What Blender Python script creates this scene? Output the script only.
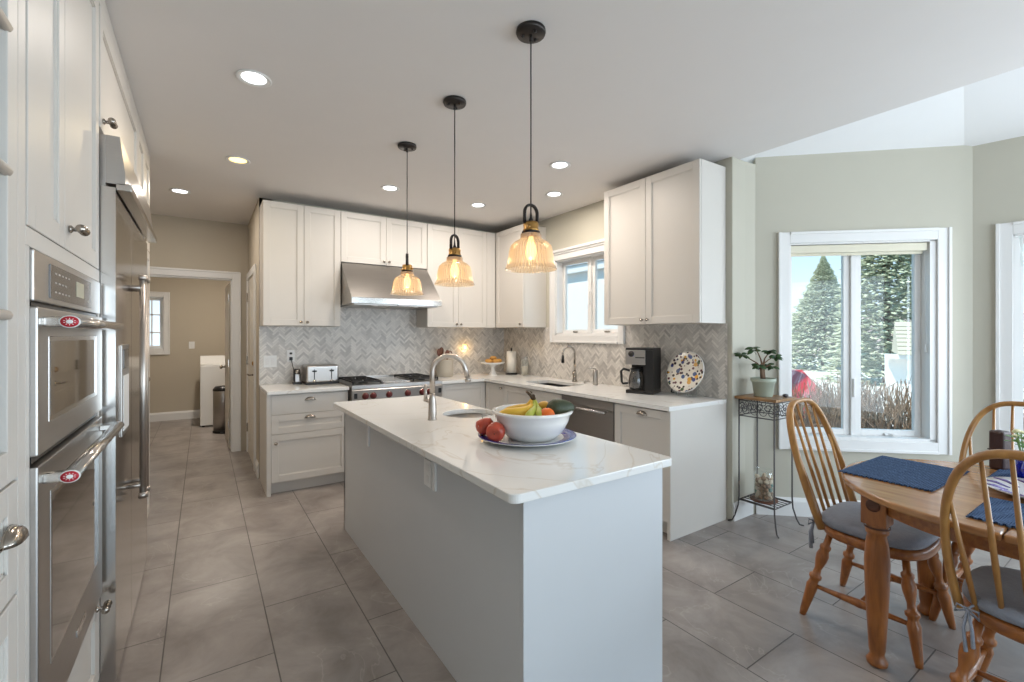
import bpy, bmesh, math, random
from mathutils import Vector, Matrix
random.seed(7)
PI = math.pi
R = math.radians
scene = bpy.context.scene
COL = scene.collection
for o in list(bpy.data.objects): bpy.data.objects.remove(o)

# ------------------------------------------------------------------ camera
YAW = R(33.9); CAMH = 1.40; FPX = 460.0
cam_d = bpy.data.cameras.new('camera')
cam = bpy.data.objects.new('camera', cam_d); COL.objects.link(cam)
cam.location = (0, 0, CAMH)
cam.rotation_euler = (R(90), 0, -YAW)
cam_d.sensor_fit = 'HORIZONTAL'; cam_d.sensor_width = 36.0
cam_d.lens = 36.0 * FPX / 1024.0
cam_d.shift_y = -(341 - 335) / 1024.0
cam_d.clip_start = 0.02; cam_d.clip_end = 300
scene.camera = cam
# ------------------------------------------------------------------ view
scene.view_settings.view_transform = 'Standard'
scene.view_settings.look = 'None'
scene.view_settings.gamma = 1.0
scene.view_settings.use_curve_mapping = False
scene.view_settings.exposure = 0.2
# ------------------------------------------------------------------ sky
world = bpy.data.worlds.new('sky'); scene.world = world
world.use_nodes = True
wn = world.node_tree.nodes; wl = world.node_tree.links
bgn = wn['Background']
tc = wn.new('ShaderNodeTexCoord'); sep = wn.new('ShaderNodeSeparateXYZ')
rmp = wn.new('ShaderNodeValToRGB')
rmp.color_ramp.elements[0].position = 0.0; rmp.color_ramp.elements[0].color = (0.80, 0.92, 1.0, 1)
rmp.color_ramp.elements[1].position = 0.35; rmp.color_ramp.elements[1].color = (0.16, 0.55, 0.88, 1)
wl.new(tc.outputs['Generated'], sep.inputs[0]); wl.new(sep.outputs['Z'], rmp.inputs[0])
wl.new(rmp.outputs[0], bgn.inputs[0]); bgn.inputs[1].default_value = 1.25
# ------------------------------------------------------------------ sun and window daylight
def add_light(name, kind, loc, energy, color=(1, 1, 1), rot=(0, 0, 0), size=0.1, size_y=None, parent=None, spread=None, angle=None, shape=None):
    ld = bpy.data.lights.new(name, kind); ld.energy = energy; ld.color = color
    if kind == 'AREA':
        ld.shape = shape or ('RECTANGLE' if size_y else 'DISK'); ld.size = size
        if size_y: ld.size_y = size_y
        if spread: ld.spread = spread
    elif kind == 'SUN':
        ld.angle = angle or R(1)
    else:
        ld.shadow_soft_size = size
    o = bpy.data.objects.new(name, ld); COL.objects.link(o)
    o.location = loc; o.rotation_euler = rot
    if parent: o.parent = parent
    return o
def aim(o, d):
    o.rotation_euler = Vector(d).to_track_quat('-Z', 'Y').to_euler()
sun = add_light('sun', 'SUN', (0, 0, 20), 5.0, (1.0, 0.95, 0.86)); aim(sun, (0.46, -0.20, -0.86))
# area lamps stand in for window daylight; the rear opening is assumed, unseen
L1 = add_light('daylight_rear_fill', 'AREA', (1.6, -3.42, 1.25), 74, (0.74, 0.87, 1.0), (0, 0, 0), 3.6, 2.2); aim(L1, (0, 1, 0))
L2 = add_light('daylight_bay_window', 'AREA', (4.93, -0.35, 1.45), 30, (0.84, 0.92, 1.0), (0, 0, 0), 1.0, 1.5); aim(L2, (-1, 0.05, 0))
L3 = add_light('daylight_side_window', 'AREA', (4.3, -1.75, 1.45), 52, (0.76, 0.88, 1.0), (0, 0, 0), 1.3, 1.5); aim(L3, (-0.80, 0.65, 0))

# ================================================================== materials
def lin(c):
    def f(v):
        v /= 255.0
        return v / 12.92 if v <= 0.04045 else ((v + 0.055) / 1.055) ** 2.4
    return (f(c[0]), f(c[1]), f(c[2]), 1)
def new_mat(name):
    m = bpy.data.materials.new(name); m.use_nodes = True
    return m, m.node_tree.nodes, m.node_tree.links, m.node_tree.nodes['Principled BSDF']
def mat(name, rgb, rough=0.5, metal=0.0, noise=0.03, nscale=6.0, bump=0.0, bscale=80.0, spec=0.5, coat=0.0, stretch=None, sheen=0.0):
    m, n, l, p = new_mat(name)
    p.inputs['Roughness'].default_value = rough; p.inputs['Metallic'].default_value = metal
    p.inputs['Specular IOR Level'].default_value = spec
    p.inputs['Coat Weight'].default_value = coat
    if sheen: p.inputs['Sheen Weight'].default_value = sheen
    c = lin(rgb)
    t = n.new('ShaderNodeTexCoord'); mp = n.new('ShaderNodeMapping'); l.new(t.outputs['Object'], mp.inputs[0])
    if stretch: mp.inputs['Scale'].default_value = stretch
    nz = n.new('ShaderNodeTexNoise'); nz.inputs['Scale'].default_value = nscale; nz.inputs['Detail'].default_value = 4
    l.new(mp.outputs[0], nz.inputs[0])
    mx = n.new('ShaderNodeMix'); mx.data_type = 'RGBA'
    mx.inputs[6].default_value = tuple(v * (1 - noise * 2) for v in c[:3]) + (1,)
    mx.inputs[7].default_value = tuple(min(1, v * (1 + noise)) for v in c[:3]) + (1,)
    l.new(nz.outputs[0], mx.inputs[0]); l.new(mx.outputs[2], p.inputs['Base Color'])
    if bump:
        nb = n.new('ShaderNodeTexNoise'); nb.inputs['Scale'].default_value = bscale; l.new(mp.outputs[0], nb.inputs[0])
        b = n.new('ShaderNodeBump'); b.inputs['Strength'].default_value = bump; b.inputs['Distance'].default_value = 0.004
        l.new(nb.outputs[0], b.inputs['Height']); l.new(b.outputs[0], p.inputs['Normal'])
    return m
def emis(name, rgb, strength, base=None):
    m, n, l, p = new_mat(name)
    p.inputs['Base Color'].default_value = lin(base or rgb)
    p.inputs['Emission Color'].default_value = lin(rgb); p.inputs['Emission Strength'].default_value = strength
    return m
def glass(name, tint=(255, 255, 255), gloss=0.08, diff=0.0, dcol=(255, 255, 255), rough=0.02, facing=True):
    m, n, l, p = new_mat(name); n.remove(p)
    out = n['Material Output']
    tr = n.new('ShaderNodeBsdfTransparent'); tr.inputs[0].default_value = lin(tint)
    gl = n.new('ShaderNodeBsdfGlossy'); gl.inputs['Roughness'].default_value = rough
    mx = n.new('ShaderNodeMixShader')
    if facing:
        lw = n.new('ShaderNodeLayerWeight'); lw.inputs[0].default_value = 0.25
        mt = n.new('ShaderNodeMath'); mt.operation = 'MULTIPLY_ADD'; mt.inputs[1].default_value = 0.5; mt.inputs[2].default_value = gloss
        l.new(lw.outputs['Facing'], mt.inputs[0]); l.new(mt.outputs[0], mx.inputs[0])
    else: mx.inputs[0].default_value = gloss
    l.new(tr.outputs[0], mx.inputs[1]); l.new(gl.outputs[0], mx.inputs[2])
    last = mx
    if diff:
        df = n.new('ShaderNodeBsdfDiffuse'); df.inputs[0].default_value = lin(dcol)
        tl = n.new('ShaderNodeBsdfTranslucent'); tl.inputs[0].default_value = lin(dcol)
        a = n.new('ShaderNodeMixShader'); a.inputs[0].default_value = 0.6
        l.new(df.outputs[0], a.inputs[1]); l.new(tl.outputs[0], a.inputs[2])
        b = n.new('ShaderNodeMixShader'); b.inputs[0].default_value = diff
        l.new(mx.outputs[0], b.inputs[1]); l.new(a.outputs[0], b.inputs[2]); last = b
    l.new(last.outputs[0], out.inputs[0])
    return m
def wood(name, c1, c2, rough=0.4, axis=(1, 12, 12), scale=3.0):
    m, n, l, p = new_mat(name); p.inputs['Roughness'].default_value = rough; p.inputs['Coat Weight'].default_value = 0.25
    t = n.new('ShaderNodeTexCoord'); mp = n.new('ShaderNodeMapping'); mp.inputs['Scale'].default_value = axis
    l.new(t.outputs['Object'], mp.inputs[0])
    nz = n.new('ShaderNodeTexNoise'); nz.inputs['Scale'].default_value = scale; nz.inputs['Detail'].default_value = 6; nz.inputs['Distortion'].default_value = 0.6
    l.new(mp.outputs[0], nz.inputs[0])
    r = n.new('ShaderNodeValToRGB'); r.color_ramp.elements[0].position = 0.32; r.color_ramp.elements[1].position = 0.7
    r.color_ramp.elements[0].color = lin(c2); r.color_ramp.elements[1].color = lin(c1)
    l.new(nz.outputs[0], r.inputs[0]); l.new(r.outputs[0], p.inputs['Base Color'])
    return m
def quartz(name):
    m, n, l, p = new_mat(name); p.inputs['Roughness'].default_value = 0.12; p.inputs['Specular IOR Level'].default_value = 0.5
    t = n.new('ShaderNodeTexCoord'); mp = n.new('ShaderNodeMapping'); mp.inputs['Rotation'].default_value = (0, 0, 0.6)
    l.new(t.outputs['Object'], mp.inputs[0])
    nz = n.new('ShaderNodeTexNoise'); nz.inputs['Scale'].default_value = 1.3; nz.inputs['Detail'].default_value = 5; nz.inputs['Distortion'].default_value = 0.9
    l.new(mp.outputs[0], nz.inputs[0])
    s = n.new('ShaderNodeMath'); s.operation = 'SUBTRACT'; s.inputs[1].default_value = 0.5; l.new(nz.outputs[0], s.inputs[0])
    a = n.new('ShaderNodeMath'); a.operation = 'ABSOLUTE'; l.new(s.outputs[0], a.inputs[0])
    r = n.new('ShaderNodeValToRGB'); r.color_ramp.elements[0].position = 0.0; r.color_ramp.elements[1].position = 0.007
    r.color_ramp.elements[0].color = lin((218, 212, 203)); r.color_ramp.elements[1].color = lin((232, 231, 228))
    l.new(a.outputs[0], r.inputs[0]); l.new(r.outputs[0], p.inputs['Base Color'])
    return m
def floor_mat():
    m, n, l, p = new_mat('stone_look_porcelain_tile')
    t = n.new('ShaderNodeTexCoord')
    mp = n.new('ShaderNodeMapping'); l.new(t.outputs['Object'], mp.inputs[0])
    # texture x runs along the world y axis (long side of the tile)
    sp = n.new('ShaderNodeSeparateXYZ'); cb = n.new('ShaderNodeCombineXYZ')
    l.new(mp.outputs[0], sp.inputs[0])
    ax = n.new('ShaderNodeMath'); ax.operation = 'ADD'; ax.inputs[1].default_value = -2.267 + 0.81 * 20 + 0.405
    ay = n.new('ShaderNodeMath'); ay.operation = 'ADD'; ay.inputs[1].default_value = 0.145 + 0.4075 * 20
    l.new(sp.outputs[1], ax.inputs[0]); l.new(sp.outputs[0], ay.inputs[0])
    l.new(ax.outputs[0], cb.inputs[0]); l.new(ay.outputs[0], cb.inputs[1])
    br = n.new('ShaderNodeTexBrick'); br.inputs['Scale'].default_value = 1.0
    br.inputs['Brick Width'].default_value = 0.81; br.inputs['Row Height'].default_value = 0.4075
    br.inputs['Mortar Size'].default_value = 0.0028; br.inputs['Mortar Smooth'].default_value = 0.1; br.offset = 0.5
    br.inputs['Color1'].default_value = (0.44, 0.44, 0.44, 1); br.inputs['Color2'].default_value = (0.56, 0.56, 0.56, 1)
    br.inputs['Bias'].default_value = 0.0
    l.new(cb.outputs[0], br.inputs[0])
    nz = n.new('ShaderNodeTexNoise'); nz.inputs['Scale'].default_value = 3.2; nz.inputs['Detail'].default_value = 8; nz.inputs['Roughness'].default_value = 0.62; nz.inputs['Distortion'].default_value = 0.5
    l.new(t.outputs['Object'], nz.inputs[0])
    r = n.new('ShaderNodeValToRGB'); e = r.color_ramp.elements
    e[0].position = 0.25; e[0].color = lin((118, 110, 105)); e[1].position = 0.75; e[1].color = lin((170, 162, 157))
    l.new(nz.outputs[0], r.inputs[0])
    # thin pale veins
    v = n.new('ShaderNodeTexNoise'); v.inputs['Scale'].default_value = 1.7; v.inputs['Detail'].default_value = 4; v.inputs['Distortion'].default_value = 1.4
    l.new(cb.outputs[0], v.inputs[0])
    s = n.new('ShaderNodeMath'); s.operation = 'SUBTRACT'; s.inputs[1].default_value = 0.44; l.new(v.outputs[0], s.inputs[0])
    a = n.new('ShaderNodeMath'); a.operation = 'ABSOLUTE'; l.new(s.outputs[0], a.inputs[0])
    vr = n.new('ShaderNodeValToRGB'); vr.color_ramp.elements[0].position = 0; vr.color_ramp.elements[0].color = (0.2, 0.2, 0.2, 1)
    vr.color_ramp.elements[1].position = 0.006; vr.color_ramp.elements[1].color = (0, 0, 0, 1)
    l.new(a.outputs[0], vr.inputs[0])
    m1 = n.new('ShaderNodeMix'); m1.data_type = 'RGBA'; m1.inputs[7].default_value = lin((205, 198, 190))
    l.new(vr.outputs[0], m1.inputs[0]); l.new(r.outputs[0], m1.inputs[6])
    m0 = n.new('ShaderNodeMix'); m0.data_type = 'RGBA'; m0.blend_type = 'OVERLAY'; m0.inputs[0].default_value = 0.5
    l.new(m1.outputs[2], m0.inputs[6]); l.new(br.outputs['Color'], m0.inputs[7])
    m2 = n.new('ShaderNodeMix'); m2.data_type = 'RGBA'; m2.inputs[7].default_value = lin((84, 78, 74))
    l.new(br.outputs['Fac'], m2.inputs[0]); l.new(m0.outputs[2], m2.inputs[6]); l.new(m2.outputs[2], p.inputs['Base Color'])
    b = n.new('ShaderNodeBump'); b.invert = True; b.inputs['Strength'].default_value = 0.5; b.inputs['Distance'].default_value = 0.002
    l.new(br.outputs['Fac'], b.inputs['Height']); l.new(b.outputs[0], p.inputs['Normal'])
    p.inputs['Roughness'].default_value = 0.36
    return m
def tile_mat():
    m, n, l, p = new_mat('marble_mosaic'); p.inputs['Roughness'].default_value = 0.3
    at = n.new('ShaderNodeAttribute'); at.attribute_name = 'tone'
    t = n.new('ShaderNodeTexCoord'); nz = n.new('ShaderNodeTexNoise'); nz.inputs['Scale'].default_value = 22; nz.inputs['Detail'].default_value = 4; nz.inputs['Distortion'].default_value = 1
    l.new(t.outputs['Object'], nz.inputs[0])
    ad = n.new('ShaderNodeMath'); ad.operation = 'MULTIPLY_ADD'; ad.inputs[1].default_value = 0.5
    l.new(nz.outputs[0], ad.inputs[0]); l.new(at.outputs['Fac'], ad.inputs[2])
    r = n.new('ShaderNodeValToRGB'); e = r.color_ramp.elements
    e[0].position = 0.1; e[0].color = lin((172, 167, 162)); e[1].position = 0.92; e[1].color = lin((228, 223, 216))
    l.new(ad.outputs[0], r.inputs[0]); l.new(r.outputs[0], p.inputs['Base Color'])
    return m
def weave_mat(name, c1, c2, sc=70):
    m, n, l, p = new_mat(name); p.inputs['Roughness'].default_value = 0.95; p.inputs['Specular IOR Level'].default_value = 0.1
    t = n.new('ShaderNodeTexCoord'); ck = n.new('ShaderNodeTexBrick'); ck.inputs['Scale'].default_value = sc
    ck.inputs['Color1'].default_value = lin(c1); ck.inputs['Color2'].default_value = lin(tuple(int(v * 0.85) for v in c1)); ck.inputs['Mortar'].default_value = lin(c2)
    ck.inputs['Mortar Size'].default_value = 0.12; ck.inputs['Brick Width'].default_value = 1.0; ck.inputs['Row Height'].default_value = 0.6
    l.new(t.outputs['Object'], ck.inputs[0]); l.new(ck.outputs[0], p.inputs['Base Color'])
    b = n.new('ShaderNodeBump'); b.invert = True; b.inputs['Distance'].default_value = 0.003; l.new(ck.outputs['Fac'], b.inputs['Height']); l.new(b.outputs[0], p.inputs['Normal'])
    return m
def spot_mat(name):
    # hand painted plate: coloured dabs on cream glaze
    m, n, l, p = new_mat(name); p.inputs['Roughness'].default_value = 0.2
    t = n.new('ShaderNodeTexCoord')
    prev = None; base = lin((226, 220, 208))
    for i, (sc, th, cs) in enumerate(((34, 0.36, ((52, 40, 48), (90, 50, 60))), (20, 0.34, ((206, 150, 40), (60, 84, 130))), (17, 0.27, ((70, 90, 60), (40, 56, 120))))):
        mp = n.new('ShaderNodeMapping'); mp.inputs['Location'].default_value = (i * 3.1, i * 1.7, i); l.new(t.outputs['Object'], mp.inputs[0])
        vo = n.new('ShaderNodeTexVoronoi'); vo.inputs['Scale'].default_value = sc; l.new(mp.outputs[0], vo.inputs[0])
        r = n.new('ShaderNodeValToRGB'); r.color_ramp.elements[0].position = th; r.color_ramp.elements[0].color = (1, 1, 1, 1)
        r.color_ramp.elements[1].position = th + 0.04; r.color_ramp.elements[1].color = (0, 0, 0, 1); l.new(vo.outputs['Distance'], r.inputs[0])
        sp = n.new('ShaderNodeSeparateColor'); l.new(vo.outputs['Color'], sp.inputs[0])
        st = n.new('ShaderNodeMath'); st.operation = 'GREATER_THAN'; st.inputs[1].default_value = 0.5; l.new(sp.outputs[0], st.inputs[0])
        cm = n.new('ShaderNodeMix'); cm.data_type = 'RGBA'; cm.inputs[6].default_value = lin(cs[0]); cm.inputs[7].default_value = lin(cs[1]); l.new(st.outputs[0], cm.inputs[0])
        mx = n.new('ShaderNodeMix'); mx.data_type = 'RGBA'; l.new(r.outputs[0], mx.inputs[0])
        if prev: l.new(prev.outputs[2], mx.inputs[6])
        else: mx.inputs[6].default_value = base
        l.new(cm.outputs[2], mx.inputs[7]); prev = mx
    l.new(prev.outputs[2], p.inputs['Base Color'])
    return m

M = {}
M['floor'] = floor_mat()
M['wall'] = mat('beige_wall_paint', (190, 186, 172), 0.85, noise=0.01)
M['wall_hall'] = mat('hall_wall_paint', (190, 180, 163), 0.85, noise=0.01)
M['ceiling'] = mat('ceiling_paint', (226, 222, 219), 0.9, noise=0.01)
M['ceiling_bay'] = mat('bay_ceiling_daylit', (240, 240, 240), 0.9, noise=0.01)  # ceiling colour lightened to carry the daylight from the bay windows
M['trim'] = mat('white_trim_paint', (228, 227, 225), 0.35, noise=0.01)
M['cab'] = mat('white_cabinet_paint', (211, 206, 199), 0.45, noise=0.01)
M['island'] = mat('white_island_panel', (206, 208, 210), 0.4, noise=0.01)
M['quartz'] = quartz('white_quartz')
M['tile'] = tile_mat()
M['grout'] = mat('grout', (196, 192, 186), 0.9)
M['satin'] = mat('satin_nickel', (196, 188, 180), 0.36, 1.0, noise=0.02)
M['steel'] = mat('brushed_steel', (186, 182, 178), 0.30, 1.0, noise=0.04, nscale=3, stretch=(1, 1, 60))
M['steel_fridge'] = mat('brushed_fridge_steel', (192, 188, 184), 0.17, 1.0, noise=0.02, nscale=3, stretch=(1, 1, 60))
M['steel_h'] = mat('brushed_steel_horizontal', (176, 172, 168), 0.32, 1.0, noise=0.05, nscale=4, stretch=(1, 1, 40))
M['steel_dark'] = mat('dark_steel', (168, 163, 158), 0.32, 1.0, noise=0.05, nscale=4, stretch=(1, 1, 40))
M['nickel'] = mat('polished_nickel', (170, 162, 152), 0.2, 1.0, noise=0.02)
M['bar_steel'] = mat('smooth_handle_steel', (205, 202, 198), 0.18, 1.0, noise=0.01)
M['black'] = mat('black_plastic', (24, 23, 23), 0.35, noise=0.02)
M['iron'] = mat('black_cast_iron', (34, 32, 32), 0.6, noise=0.05, bump=0.3)
M['oven_glass'] = mat('dark_oven_glass', (38, 33, 31), 0.05, 0.0, noise=0.0, spec=1.0, coat=1.0)
M['panel_glass'] = mat('control_glass', (82, 76, 72), 0.15, noise=0.0, spec=0.8)
M['screen'] = emis('oven_screen', (160, 158, 140), 0.25)
M['mark'] = mat('printed_marks', (180, 176, 170), 0.5)
M['red'] = mat('red_enamel', (184, 24, 44), 0.3, noise=0.01)
M['red_knob'] = mat('maroon_knob', (96, 36, 36), 0.35, noise=0.03)
M['white'] = mat('white_plastic', (232, 232, 230), 0.35, noise=0.01)
M['white_glaze'] = mat('white_glazed_ceramic', (232, 231, 228), 0.15, noise=0.01, coat=0.5)
M['bronze'] = mat('dark_bronze', (62, 58, 56), 0.4, 0.8, noise=0.03)
M['brass'] = mat('aged_brass', (186, 144, 84), 0.3, 1.0, noise=0.05)
M['shade_glass'] = glass('ribbed_clear_glass', (244, 234, 218), 0.16, 0.20, (250, 236, 216), 0.28)
M['clear'] = glass('clear_glass', (250, 253, 252), 0.05, 0.04)
M['pane'] = glass('window_glass', (252, 254, 255), 0.03, facing=False)
M['cobalt'] = glass('cobalt_glass', (40, 60, 220), 0.12, 0.35, (24, 44, 200))
M['bulb'] = emis('warm_bulb', (255, 214, 150), 5.0)
M['lamp_cool'] = emis('white_led', (250, 252, 255), 5.0)
M['lamp_warm'] = emis('warm_led', (255, 222, 130), 3.2)
M['night'] = emis('night_light', (255, 196, 90), 5.0)
M['pine'] = wood('honey_pine', (172, 108, 50), (132, 76, 32), 0.35, (2, 14, 14))
M['pine_v'] = wood('honey_pine_turned', (166, 102, 44), (126, 72, 28), 0.35, (14, 14, 2))
M['pine_top'] = wood('honey_pine_tabletop', (184, 136, 88), (152, 104, 62), 0.20, (10, 1.2, 10))
M['oak_hoop'] = wood('bent_oak', (180, 132, 70), (148, 100, 48), 0.35, (8, 8, 2))
M['knot'] = mat('pine_knot', (88, 50, 28), 0.5, noise=0.1)
M['cushion'] = mat('grey_chenille', (142, 147, 160), 0.95, noise=0.12, nscale=40, bump=0.6, bscale=160, sheen=0.3)
M['navy'] = weave_mat('navy_woven_cotton', (98, 122, 156), (50, 66, 96))
M['stand_iron'] = mat('grey_wrought_iron', (92, 88, 88), 0.5, 0.5, noise=0.05)
M['stand_top'] = wood('worn_stand_top', (168, 128, 84), (120, 88, 56), 0.6, (10, 3, 3))
M['pot'] = mat('sage_stoneware', (168, 176, 160), 0.45, noise=0.05)
M['soil'] = mat('soil', (62, 48, 38), 0.95, noise=0.2, nscale=50)
M['leaf'] = mat('dark_green_leaf', (54, 82, 42), 0.45, noise=0.15, nscale=20)
M['bark'] = mat('brown_bark', (112, 88, 68), 0.9, noise=0.1, bump=0.4)
M['stone'] = mat('dark_pebble', (82, 76, 80), 0.5, noise=0.1)
M['shell'] = mat('pale_seashell', (214, 196, 172), 0.5, noise=0.15, nscale=30)
M['shell2'] = mat('brown_seashell', (150, 122, 96), 0.5, noise=0.2, nscale=30)
M['seaglass'] = mat('green_sea_glass', (96, 140, 130), 0.3, noise=0.1)
M['apple'] = mat('red_apple_skin', (202, 84, 62), 0.3, noise=0.35, nscale=9, stretch=(3, 3, 0.6))
M['banana'] = mat('banana_skin', (226, 182, 62), 0.5, noise=0.06)
M['banana_g'] = mat('greenish_banana_skin', (176, 184, 76), 0.5, noise=0.06)
M['orange'] = mat('orange_peel', (232, 112, 34), 0.45, noise=0.05, bump=0.3)
M['lemon'] = mat('lemon_peel', (214, 164, 50), 0.45, noise=0.1, bump=0.2)
M['avocado'] = mat('avocado_skin', (58, 68, 46), 0.5, noise=0.15, bump=0.5, bscale=120)
M['stem'] = mat('dark_stem', (70, 52, 34), 0.8)
M['sticker'] = mat('fruit_sticker', (226, 222, 214), 0.4)
M['blue_rim'] = mat('blue_glazed_rim', (62, 62, 140), 0.2, noise=0.3, nscale=30)
M['purple'] = mat('purple_glaze', (130, 116, 168), 0.2, noise=0.3, nscale=24)
M['crock'] = mat('taupe_stoneware', (190, 180, 164), 0.5, noise=0.03)
M['woodspoon'] = mat('dark_wooden_utensil', (104, 62, 44), 0.5, noise=0.1)
M['pastry'] = mat('golden_pastry', (206, 150, 70), 0.6, noise=0.2, nscale=40, bump=0.4)
M['paper'] = mat('paper_towel', (236, 230, 218), 0.95, noise=0.01, bump=0.3)
M['plate'] = spot_mat('painted_plate_glaze')
M['lcd'] = emis('blue_display', (70, 90, 220), 0.6)
M['coffee'] = glass('smoked_carafe_glass', (170, 165, 160), 0.12, 0.05)
M['sink_black'] = mat('black_granite_sink', (38, 37, 38), 0.5, noise=0.1, nscale=80)
M['leather'] = mat('dark_brown_leather', (64, 40, 36), 0.4, noise=0.1, bump=0.3)
M['flower'] = mat('cream_flower', (238, 232, 190), 0.7)
M['leaf_b'] = mat('bright_leaf', (110, 150, 70), 0.5, noise=0.15)
M['shade_cloth'] = mat('cream_shade_fabric', (226, 220, 200), 0.8, noise=0.02)
M['spruce'] = mat('blue_spruce_needles', (192, 196, 168), 0.9, noise=0.3, nscale=3)
M['twig'] = mat('bare_twig', (158, 132, 108), 0.9, noise=0.2)
M['ground'] = mat('winter_lawn', (222, 216, 206), 0.95, noise=0.15, nscale=2)
M['asphalt'] = mat('asphalt', (190, 190, 196), 0.9, noise=0.1)
M['hill'] = mat('bare_wood_hillside', (186, 160, 150), 0.95, noise=0.2, nscale=0.3)
M['siding'] = mat('tan_siding', (186, 178, 158), 0.8, noise=0.03)
M['stucco'] = mat('white_stucco', (236, 232, 228), 0.9, noise=0.02)
M['roof'] = mat('grey_roof_shingle', (150, 144, 136), 0.9, noise=0.15, nscale=8)
M['car_red'] = mat('red_car_paint', (196, 44, 40), 0.3, noise=0.01, coat=0.5)
M['tyre'] = mat('tyre_rubber', (34, 34, 36), 0.8)
M['car_glass'] = mat('car_glass', (60, 66, 74), 0.1)
M['door_brown'] = mat('door_paint', (226, 220, 208), 0.4, noise=0.01)

# ================================================================== mesh helper
class B:
    """collects shapes into one bmesh; build() links them as one mesh object"""
    def __init__(s): s.bm = bmesh.new(); s.mi = 0
    def _mark(s, faces, smooth=False):
        for f in faces: f.material_index = s.mi; f.smooth = smooth
    def mat(s, i): s.mi = i; return s
    def box(s, x0, x1, y0, y1, z0, z1, bev=0.0, mtx=None, seg=2):
        vs = [s.bm.verts.new(p) for p in ((x0, y0, z0), (x1, y0, z0), (x1, y1, z0), (x0, y1, z0), (x0, y0, z1), (x1, y0, z1), (x1, y1, z1), (x0, y1, z1))]
        fs = [s.bm.faces.new([vs[i] for i in q]) for q in ((3, 2, 1, 0), (4, 5, 6, 7), (0, 1, 5, 4), (1, 2, 6, 5), (2, 3, 7, 6), (3, 0, 4, 7))]
        s._mark(fs)
        if bev:
            es = list({e for f in fs for e in f.edges})
            r = bmesh.ops.bevel(s.bm, geom=es, offset=bev, segments=seg, affect='EDGES', profile=0.6)
            for f in r['faces']: f.material_index = s.mi
            vs = list({v for f in r['faces'] for v in f.verts} | {v for v in vs if v.is_valid})
        if mtx: bmesh.ops.transform(s.bm, matrix=mtx, verts=[v for v in vs if v.is_valid])
        return s
    def lathe(s, prof, c=(0, 0, 0), seg=24, rib=0, ramp=0.0, mtx=None, smooth=True, cap=True):
        rings = []; allv = []
        for (r, z) in prof:
            ring = []
            for i in range(seg):
                a = 2 * PI * i / seg; rr = r * (1 + (ramp * (1 if i % 2 else -1) if rib else 0))
                v = s.bm.verts.new((rr * math.cos(a), rr * math.sin(a), z)); ring.append(v); allv.append(v)
            rings.append(ring)
        fs = []
        for a, b in zip(rings, rings[1:]):
            for i in range(seg):
                j = (i + 1) % seg; fs.append(s.bm.faces.new((a[i], a[j], b[j], b[i])))
        if cap:
            if prof[0][0] > 1e-6: fs.append(s.bm.faces.new(list(reversed(rings[0]))))
            if prof[-1][0] > 1e-6: fs.append(s.bm.faces.new(rings[-1]))
        s._mark(fs, smooth)
        if mtx: bmesh.ops.transform(s.bm, matrix=mtx, verts=allv)
        bmesh.ops.translate(s.bm, vec=c, verts=allv)
        return s
    def tube(s, pts, r, seg=8, closed=False, flat=None, cap=True, smooth=True):
        pts = [Vector(p) for p in pts]; n = len(pts)
        rs = r if isinstance(r, (list, tuple)) else [r] * n
        rings = []; up = None
        for i in range(n):
            if closed: t = (pts[(i + 1) % n] - pts[i - 1])
            else: t = pts[min(i + 1, n - 1)] - pts[max(i - 1, 0)]
            t.normalize()
            if up is None:
                ref = Vector((0, 0, 1)) if abs(t.z) < 0.9 else Vector((1, 0, 0)); up = (ref - t * ref.dot(t)).normalized()
            else: up = (up - t * up.dot(t)).normalized()
            sd = t.cross(up); fx = flat or (1, 1)
            rings.append([s.bm.verts.new(pts[i] + (up * math.cos(2 * PI * k / seg) * fx[0] + sd * math.sin(2 * PI * k / seg) * fx[1]) * rs[i]) for k in range(seg)])
        fs = []
        pr = list(zip(rings, rings[1:])) + ([(rings[-1], rings[0])] if closed else [])
        for a, b in pr:
            for k in range(seg):
                j = (k + 1) % seg; fs.append(s.bm.faces.new((a[k], a[j], b[j], b[k])))
        if cap and not closed:
            fs.append(s.bm.faces.new(list(reversed(rings[0])))); fs.append(s.bm.faces.new(rings[-1]))
        s._mark(fs, smooth); return s
    def turned(s, p0, p1, prof, seg=16):
        """lathe along the line p0->p1; prof = [(t, r)]"""
        p0 = Vector(p0); p1 = Vector(p1); d = p1 - p0; L = d.length
        q = d.to_track_quat('Z', 'Y').to_matrix().to_4x4()
        return s.lathe([(r, t * L) for t, r in prof], tuple(p0), seg, mtx=q)
    def prism(s, poly, z0, z1, smooth=False):
        a = [s.bm.verts.new((x, y, z0)) for x, y in poly]; b = [s.bm.verts.new((x, y, z1)) for x, y in poly]; n = len(poly)
        fs = [s.bm.faces.new(list(reversed(a))), s.bm.faces.new(b)]
        for i in range(n): fs.append(s.bm.faces.new((a[i], a[(i + 1) % n], b[(i + 1) % n], b[i])))
        s._mark(fs, False); return s
    def extrude_profile(s, poly, axis, a0, a1):
        """poly of 2D points extruded along axis ('x': (y,z), 'y': (x,z))"""
        def mk(p, t): return (t, p[0], p[1]) if axis == 'x' else (p[0], t, p[1])
        a = [s.bm.verts.new(mk(p, a0)) for p in poly]; b = [s.bm.verts.new(mk(p, a1)) for p in poly]; n = len(poly)
        fs = [s.bm.faces.new(a), s.bm.faces.new(list(reversed(b)))]
        for i in range(n): fs.append(s.bm.faces.new((a[(i + 1) % n], a[i], b[i], b[(i + 1) % n])))
        s._mark(fs); return s
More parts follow.
